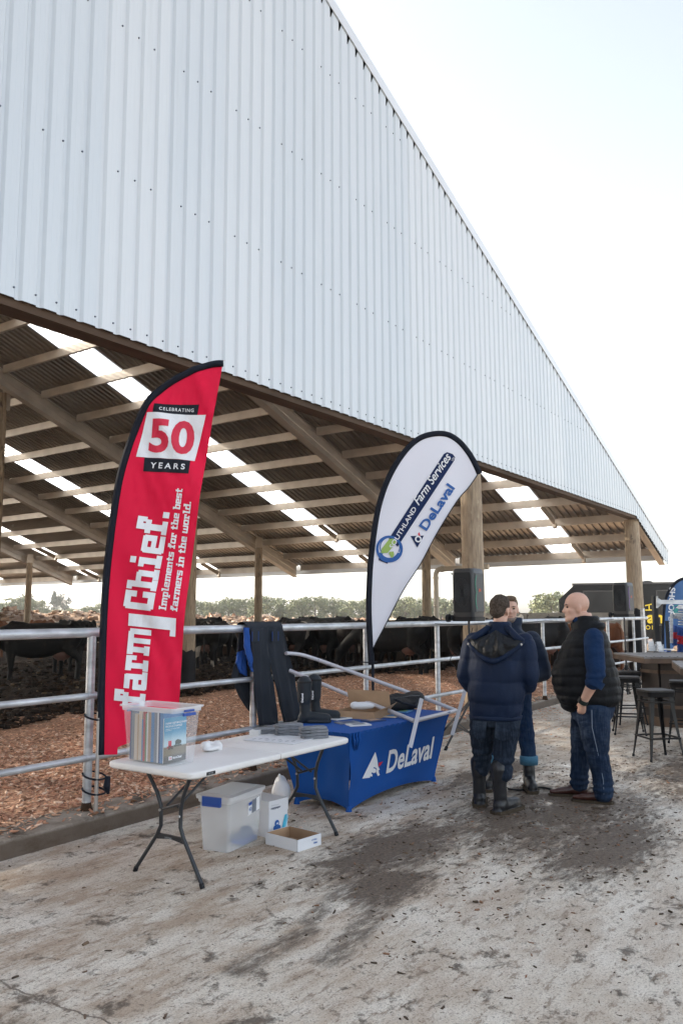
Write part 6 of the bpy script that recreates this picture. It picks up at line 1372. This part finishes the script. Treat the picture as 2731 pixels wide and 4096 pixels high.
body = xf(head_prims(), HM_) + [stack(tors)] + chain(armL, [.06, .045, .03]) + chain(armR, [.06, .045, .03]) + hand_prims((.20, .20, 1.10), (.8, -.5, .1), (0, 0, -1), 1) + hand_prims((.20, -.19, 1.12), (.8, .5, 0), (0, 0, -1), -1)
def leg_pts(f_, s_, top=.93): return [(-.01, s_ * .105, top), (f_[0] * .25, s_ * .055 + f_[1] * .5, .68), (f_[0] * .6 + .02, f_[1] * .92, .46), (f_[0] * .95, f_[1], .33)]
body += chain(leg_pts(fl, 1) + [(fl[0], fl[1], .10)], [.08, .075, .050, .035, .03]) + chain(leg_pts(fr_, -1) + [(fr_[0], fr_[1], .10)], [.08, .075, .050, .035, .03])
link('body', vox(body, .009, 'body', M_skin, smooth=3), A_e, world=False)
hair = xf([ell((-.016, 0, .046), (.104, .086, .094)), ell((-.045, 0, -.005), (.066, .072, .072)), ell((.03, 0, .09), (.07, .06, .045))], HM_)
link('hair', vox(hair, .008, 'hair', M_hair1, smooth=2, disp=lambda c, n: np.array([.005 * noise.noise(Vector(p) * 60) + .004 * noise.noise(Vector(p) * 25) for p in c])), A_e, world=False)
jk = [stack([(0, 0, .82, .175, .215), (0, 0, .88, .19, .235), (-.01, 0, 1.0, .205, .25), (-.01, 0, 1.15, .205, .25), (-.01, 0, 1.30, .20, .25), (-.01, 0, 1.42, .18, .255), (0, 0, 1.50, .15, .23), (.005, 0, 1.56, .11, .15), (.01, 0, 1.60, .088, .095)], pw=2.4), stack([(.01, 0, 1.56, .092, .098), (.012, 0, 1.67, .096, .10)])]
jk += chain([(0, .225, 1.475), (-.01, .265, 1.33), (-.02, .29, 1.17), (.08, .25, 1.09), (.19, .19, 1.10)], [.10, .095, .080, .076, .06]) + chain([(0, -.225, 1.475), (-.01, -.265, 1.33), (-.02, -.295, 1.17), (.08, -.26, 1.10), (.19, -.19, 1.12)], [.10, .095, .082, .078, .06])
link('jacket', vox(jk, .013, 'jacket', M_navy, smooth=5, disp=quilt(.19, .014)), A_e, world=False)
mb = MB(); mb.rings([[(cos(a) * rx_, sin(a) * ry_, z) for a in [2 * pi * k / 28 for k in range(28)]] for z, rx_, ry_ in ((.80, .178, .222), (.805, .192, .236), (.835, .196, .240), (.845, .182, .226))]); mb.build('hem_band', M_navy, A_e, world=False, smooth='all')
def hood(a, b):
    u = a * 2 - 1; top = 1.60; bot = 1.335 + .175 * abs(u) ** 1.6; z = top + (bot - top) * b - .05 * abs(u) * (1 - b)
    y_ = u * (.085 + .17 * b ** .7); x = -.12 - .095 * sin(min(1, b * 1.1) * pi * .55) * (1 - .25 * u * u) + .10 * (abs(u) ** 3) * .5 - .02 * abs(sin(u * 7.0)) * sin(pi * b) - .012 * noise.noise(Vector((u * 6, b * 5, 1)))
    return (x - .025, y_, z)
mb = MB(); mb.grid(hood, 40, 26); mb.build('hood_lining', M_sat, A_e, world=False, smooth='all')
mb = MB(); rim = [hood(a / 24, 1.0) for a in range(25)]; mb.tube([(p[0] + .012, p[1], p[2] - .008) for p in rim], [.010] + [.017 + .012 * sin(pi * i / 24) for i in range(1, 24)] + [.010], 10); mb.build('hood_rim', M_navy, A_e, world=False, smooth='all')
for s_ in (0, 1): mb = MB(); mb.tube([(hood(s_, 0)[0] + .03, hood(s_, 0)[1] , 1.62), tuple(np.array(hood(s_, .5)) + (.01, 0, 0)), tuple(np.array(hood(s_, 1.0)) + (.012, 0, -.005))], [.03, .035, .016], 8); mb.build('hood_side', M_navy, A_e, world=False, smooth='all')
for s_ in (-1, 1): mb = MB(); mb.tube([(-.172, s_ * .235, 1.475), (-.188, s_ * .238, 1.475)], .010, 10); mb.build('snap_button', M_alu, A_e, world=False)
jn = [stack([(-.005, 0, .74, .15, .19), (-.01, 0, .82, .165, .205), (0, 0, .95, .15, .19)])]
for f_, s_ in ((fl, 1), (fr_, -1)): jn += chain(leg_pts(f_, s_), [.125, .118, .092, .082])
link('jeans', vox(jn, .011, 'jeans', M_jn1, smooth=4, disp=folds(.008, (6, 6, 18), ((.44, .08, .007, 90), (.70, .05, .003, 70)))), A_e, world=False)
for s_ in (-1, 1):
    mb = MB(); mb.grid(lambda a, b, s_=s_: (-.183 + .02 * abs(b - .5) + .02 * (a), s_ * (.04 + .13 * a), .66 + .14 * b - .03 * (1 - b) * (abs(a - .5) * -2 + 1)), 4, 4); mb.build('back_pocket', M_jn1, A_e, world=False)
gumboot(A_e, (fl[0], fl[1], 0), radians(12), .385); gumboot(A_e, (fr_[0], fr_[1], 0), radians(-24), .385)

# --- man facing us behind him
oB = at_z(2046, 3148, 0); hB = radians(198); B_e = person('person', oB, hB, 'man with grey stubble in navy jacket facing us, half hidden, with turned up jean cuffs')
HM_ = Matrix.Translation((.03, .02, 1.785)) @ Matrix.Rotation(radians(8), 4, 'Z') @ Matrix.Scale(1.03, 4)
body = xf(head_prims(), HM_) + [stack(tors)] + chain([(0, .26, 1.47), (.02, .31, 1.18), (.25, .12, 1.14)], [.06, .045, .03]) + chain([(0, -.26, 1.47), (.02, -.31, 1.18), (.25, -.12, 1.12)], [.06, .045, .03]) + hand_prims((.25, .12, 1.14), (.6, -.7, .1), (0, 0, -1), 1) + hand_prims((.25, -.12, 1.12), (.6, .7, .1), (0, 0, -1), -1)
lB, rB = (.0, .175), (.03, -.175)
body += chain([(0, .10, .95), (.01, .13, .65), (.01, .16, .45), (*lB, .29), (*lB, .1)], [.08, .065, .05, .032, .03]) + chain([(0, -.10, .95), (.01, -.13, .65), (.01, -.16, .45), (*rB, .29), (*rB, .1)], [.08, .065, .05, .032, .03])
link('body', vox(body, .009, 'body', M_skin, smooth=3), B_e, world=False)
hair = xf([ell((-.022, 0, .054), (.104, .084, .088)), ell((-.055, 0, 0), (.056, .076, .07)), ell((.045, .005, .112), (.055, .062, .022), (0, .35, 0))], HM_)
link('hair', vox(hair, .008, 'hair', M_hair2, smooth=2, disp=lambda c, n: np.array([.005 * noise.noise(Vector(p) * 55) for p in c])), B_e, world=False)
M_stub = mat('grey_stubble', (.26, .20, .17), .9, bump=(200, .8))
st = xf([ell((.055, 0, -.098), (.0465, .0505, .034)), ell((.03, 0, -.082), (.058, .064, .034)), ell((.078, 0, -.104), (.026, .026, .020))], HM_)
link('stubble', vox(st, .007, 'stubble', M_stub, smooth=3), B_e, world=False)
def face_bits(e, HM_, brow):
    for s_ in (-1, 1):
        p = HM_ @ Vector((.082, s_ * .033, .008)); mb = ell(p, (.011, .016, .008)); mb.build('eye', M_eye, e, world=False, smooth='all')
        a, b = HM_ @ Vector((.096, s_ * .014, .026)), HM_ @ Vector((.085, s_ * .052, .028)); mb = MB(); mb.tube([a, (a + b) / 2 + Vector((.003, 0, .004)), b], [.004, .0055, .003], 6); mb.build('eyebrow', brow, e, world=False)
    a, b = HM_ @ Vector((.097, -.022, -.071)), HM_ @ Vector((.097, .022, -.071)); mb = MB(); mb.tube([a, (a + b) / 2 + Vector((.006, 0, 0)), b], .0028, 6); mb.build('mouth', mat('lips', (.20, .07, .06), .5), e, world=False)
face_bits(B_e, HM_, M_hair2)
jk = [stack([(0, 0, .94, .17, .225), (0, 0, 1.05, .18, .235), (-.0, 0, 1.25, .18, .23), (-.0, 0, 1.42, .165, .24), (0, 0, 1.50, .14, .22), (.0, 0, 1.57, .11, .14)], pw=2.4), stack([(.0, 0, 1.54, .115, .125), (-.02, 0, 1.64, .125, .14), (-.035, 0, 1.70, .115, .135)])]
jk += chain([(0, .23, 1.47), (.0, .295, 1.32), (.01, .33, 1.15), (.12, .24, 1.12), (.24, .13, 1.14)], [.095, .095, .088, .08, .06]) + chain([(0, -.23, 1.47), (.0, -.295, 1.32), (.01, -.33, 1.15), (.12, -.24, 1.11), (.24, -.13, 1.12)], [.095, .095, .088, .08, .06])
link('jacket', vox(jk, .013, 'jacket', M_navy2, smooth=4, disp=quilt(.115, .010)), B_e, world=False)
jn = [stack([(0, 0, .84, .14, .18), (0, 0, 1.0, .15, .19)])]
for f_, s_ in ((lB, 1), (rB, -1)): jn += chain([(0, s_ * .10, .95), (.01, s_ * .13, .65), (.01, s_ * .16, .45), (f_[0], f_[1], .29)], [.115, .098, .084, .075])
link('jeans', vox(jn, .011, 'jeans', M_jn2, smooth=4, disp=folds(.007)), B_e, world=False)
M_cuff = mat('pale_turned_denim', (.06, .19, .30), .85, bump=(80, .4))
for f_ in (lB, rB):
    mb = MB(); mb.rings([[(f_[0] + cos(a) * r_, f_[1] + sin(a) * r_, z) for a in [2 * pi * k / 20 for k in range(20)]] for z, r_ in ((.235, .083), (.232, .090), (.31, .093), (.32, .083))]); mb.build('turned_cuff', M_cuff, B_e, world=False, smooth='all')
    gumboot(B_e, (f_[0], f_[1], 0), radians(10 if f_[1] > 0 else -8), .33)

# --- bald man in profile, padded vest over a blue shirt
oC = (at_z(2290, 3182, 0) + at_z(2395, 3214, 0)) / 2; hC = radians(110); C_e = person('person', oC, hC, 'bald heavy man in side view with black padded vest, blue shirt, jeans and brown boots')
HM_ = Matrix.Translation((.105, 0, 1.80)) @ Matrix.Rotation(radians(10), 4, 'Z') @ Matrix.Rotation(radians(3), 4, 'Y') @ Matrix.Scale(1.14, 4)
nearA = [(-.05, .235, 1.50), (-.055, .36, 1.14), (.04, .262, .93)]
body = xf(head_prims(jowl=1.12), HM_) + [ell((.13, 0, 1.70), (.07, .07, .05)), stack([(0, 0, .86, .17, .18), (.02, 0, 1.05, .22, .20), (.02, 0, 1.3, .20, .19), (0, 0, 1.46, .15, .20), (.01, 0, 1.56, .10, .12), (.035, 0, 1.64, .10, .095), (.06, 0, 1.75, .092, .085)])]
body += chain(nearA, [.07, .058, .038]) + hand_prims(nearA[2], (.12, -.42, -.9), (-.3, -1, 0), 1, .5, 1.05) + chain([(-.05, -.235, 1.50), (-.06, -.34, 1.16), (.08, -.25, .98)], [.07, .055, .038]) + hand_prims((.08, -.25, .98), (.5, .2, -.8), (0, 1, 0), -1, .4, 1.05)
nF, fF = (-.15, .13), (.06, -.12)
body += chain([(-.05, .095, .84), (-.075, .115, .62), (-.095, .125, .44), (-.14, .13, .24), (-.15, .13, .10)], [.10, .09, .055, .035, .035]) + chain([(-.02, -.095, .84), (.02, -.11, .62), (.045, -.12, .44), (.055, -.12, .24), (.06, -.12, .12)], [.10, .08, .055, .035, .035])
link('body', vox(body, .009, 'body', M_skin, smooth=3), C_e, world=False)
face_bits(C_e, HM_, M_hair1)
vs_ = [stack([(-.03, 0, .875, .25, .225), (-.02, 0, .94, .295, .255), (.005, 0, 1.05, .315, .26), (.025, 0, 1.16, .308, .26), (.028, 0, 1.28, .275, .25), (.018, 0, 1.40, .235, .245), (.005, 0, 1.50, .20, .235), (.0, 0, 1.57, .16, .18), (.02, 0, 1.62, .12, .12)], pw=2.3), ell((.10, 0, .90), (.16, .18, .10)),
       stack([(.005, 0, 1.56, .15, .15), (.02, 0, 1.64, .135, .125), (.015, 0, 1.715, .118, .112)]), ell((-.06, 0, 1.60), (.11, .15, .055), (0, .4, 0))]
link('vest', vox(vs_, .013, 'vest', M_vest, smooth=4, disp=quilt(.088, .013)), C_e, world=False)
sh = chain([(-.045, .235, 1.515), (-.055, .30, 1.36), (-.065, .345, 1.20), (-.045, .355, 1.12)], [.092, .094, .084, .076]) + chain([(-.045, -.235, 1.515), (-.055, -.30, 1.36), (-.065, -.33, 1.20)], [.098, .100, .088])
link('shirt', vox(sh, .011, 'shirt', M_shirt, smooth=4, disp=folds(.007, (9, 9, 9), ((1.16, .06, .006, 80),))), C_e, world=False)
mb = MB(); mb.tube([(-.07, .352, 1.14), (-.04, .357, 1.085)], [.088, .084], 18); mb.build('rolled_cuff', M_shirt, C_e, world=False, smooth=True)
mb = MB(); mb.rings([[(.07 + cos(a) * r_, sin(a) * r_ * .92, z + .035 * cos(a)) for a in [2 * pi * k / 20 for k in range(20)]] for z, r_ in ((1.64, .098), (1.69, .099), (1.695, .092))]); mb.build('shirt_collar', M_shirt, C_e, world=False, smooth='all')
w0, w1 = Vector(nearA[1]).lerp(Vector(nearA[2]), .90), Vector(nearA[1]).lerp(Vector(nearA[2]), 1.06); mb = MB(); mb.tube([w0, w1], .044, 14); wa = mb.build('wrist_watch', mat('dark_green_strap', (.02, .03, .028), .6), C_e, world=False, smooth=True)
mb = MB(); c = (w0 + w1) / 2; d_ = (w1 - w0).normalized(); n_ = Vector((.85, .45, .35)).normalized(); mb.obox(c + n_ * .045, d_ * .024, d_.cross(n_) * .022, n_ * .007); mb.build('watch_face', M_black, wa, world=False, bevel=.002)
jn = [stack([(-.045, 0, .74, .18, .19), (-.05, 0, .84, .215, .215), (-.03, 0, .95, .21, .205)])]
jn += chain([(-.05, .095, .84), (-.075, .115, .62), (-.095, .125, .44), (-.14, .13, .24), (-.15, .13, .10)], [.165, .140, .105, .092, .095]) + chain([(-.02, -.095, .84), (.02, -.11, .62), (.045, -.12, .44), (.055, -.12, .24), (.06, -.12, .12)], [.155, .130, .098, .088, .088])
link('jeans', vox(jn, .011, 'jeans', M_jn3, smooth=4, disp=folds(.008, (6, 6, 14), ((.15, .07, .007, 110), (.46, .06, .004, 80)))), C_e, world=False)
mb = MB(); mb.tube([(-.035, .285, .86), (-.04, .27, .70), (-.075, .245, .55), (-.11, .215, .40), (-.145, .218, .22), (-.15, .22, .10)], .0035, 5); mb.build('side_seam', mat('seam_thread', (.16, .20, .27), .8), C_e, world=False)
for (x, y_), a in ((nF, -6), (fF, 6)):
    P = [cone((-.02, 0, .09), (-.01, 0, .20), .062, .062), cone((-.04, 0, .05), (.06, 0, .052), .050, .048), cone((.06, 0, .05), (.19, 0, .035), .048, .036, sq=.8, side=(0, 0, 1)), cone((.12, 0, .035), (.25, .0, .028), .043, .028, sq=.7, side=(0, 0, 1))]
    ob = link('leather_boot', vox(P, .009, 'leather_boot', M_leath, smooth=3), C_e, (x, y_, .012), world=False); ob.rotation_euler = (0, 0, radians(a))
    mb = MB(); sp = [(-.10, 0), (-.08, .045), (0, .05), (.1, .052), (.2, .048), (.265, .03), (.29, 0), (.265, -.03), (.2, -.048), (.1, -.052), (0, -.05), (-.08, -.045)]; mb.rings([[(p[0] * k, p[1] * k, z) for p in sp] for z, k in ((-.012, .98), (.010, 1.0))]); mb.build('sole', M_sole, ob, world=False)

lean(A_e, 0, -.135); lean(B_e, 0, .015); lean(C_e, -.09, 0)

# --- far onlooker on the lower ground past the bank, only head and shoulders showing
q = at_d(1246, 2505, 33); F_e = empty('person', (q.x, q.y, -.15), radians(215), 'tiny distant fair haired person beyond the pen above the hung trousers', 'person')
HM_ = Matrix.Translation((.02, 0, 1.55)) @ Matrix.Scale(.98, 4)
link('body', vox(xf(head_prims(), HM_) + [stack([(0, 0, .8, .12, .16), (0, 0, 1.1, .13, .17), (0, 0, 1.3, .11, .18), (0, 0, 1.38, .06, .08), (0, 0, 1.48, .06, .06)])] + chain([(0, .1, .8), (0, .1, .4), (0, .1, .03)], [.09, .06, .04]) + chain([(0, -.1, .8), (0, -.1, .4), (0, -.1, .03)], [.09, .06, .04]), .014, 'body', M_skin), F_e, world=False)
link('hair', vox(xf([ell((-.02, 0, .05), (.11, .09, .09)), ell((-.05, 0, -.06), (.06, .09, .12))], HM_), .012, 'hair', mat('fair_hair', (.42, .30, .17), .7)), F_e, world=False)
link('coat', vox([stack([(0, 0, .6, .17, .22), (0, 0, 1.1, .16, .21), (0, 0, 1.28, .14, .22), (0, 0, 1.38, .08, .12)])] + chain([(0, .22, 1.28), (0, .27, 1.0), (.08, .24, .8)], [.08, .07, .06]) + chain([(0, -.22, 1.28), (0, -.27, 1.0), (.08, -.24, .8)], [.08, .07, .06]), .016, 'coat', M_navy), F_e, world=False)
# ------------------------------------------------------------------ haze in the air
hz = MB(); hz.box((-60, -40, -1.5), (190, 230, 20)); HM = bpy.data.materials.new('haze'); HM.use_nodes = True
_t = HM.node_tree; _t.nodes.clear(); _o = _t.nodes.new('ShaderNodeOutputMaterial'); _v = _t.nodes.new('ShaderNodeVolumePrincipled'); _v.inputs['Density'].default_value = .0006; _v.inputs['Color'].default_value = (.93, .95, .98, 1); _v.inputs['Anisotropy'].default_value = .35
_t.links.new(_v.outputs[0], _o.inputs['Volume'])
tag(hz.build('haze', HM), kind='stuff')
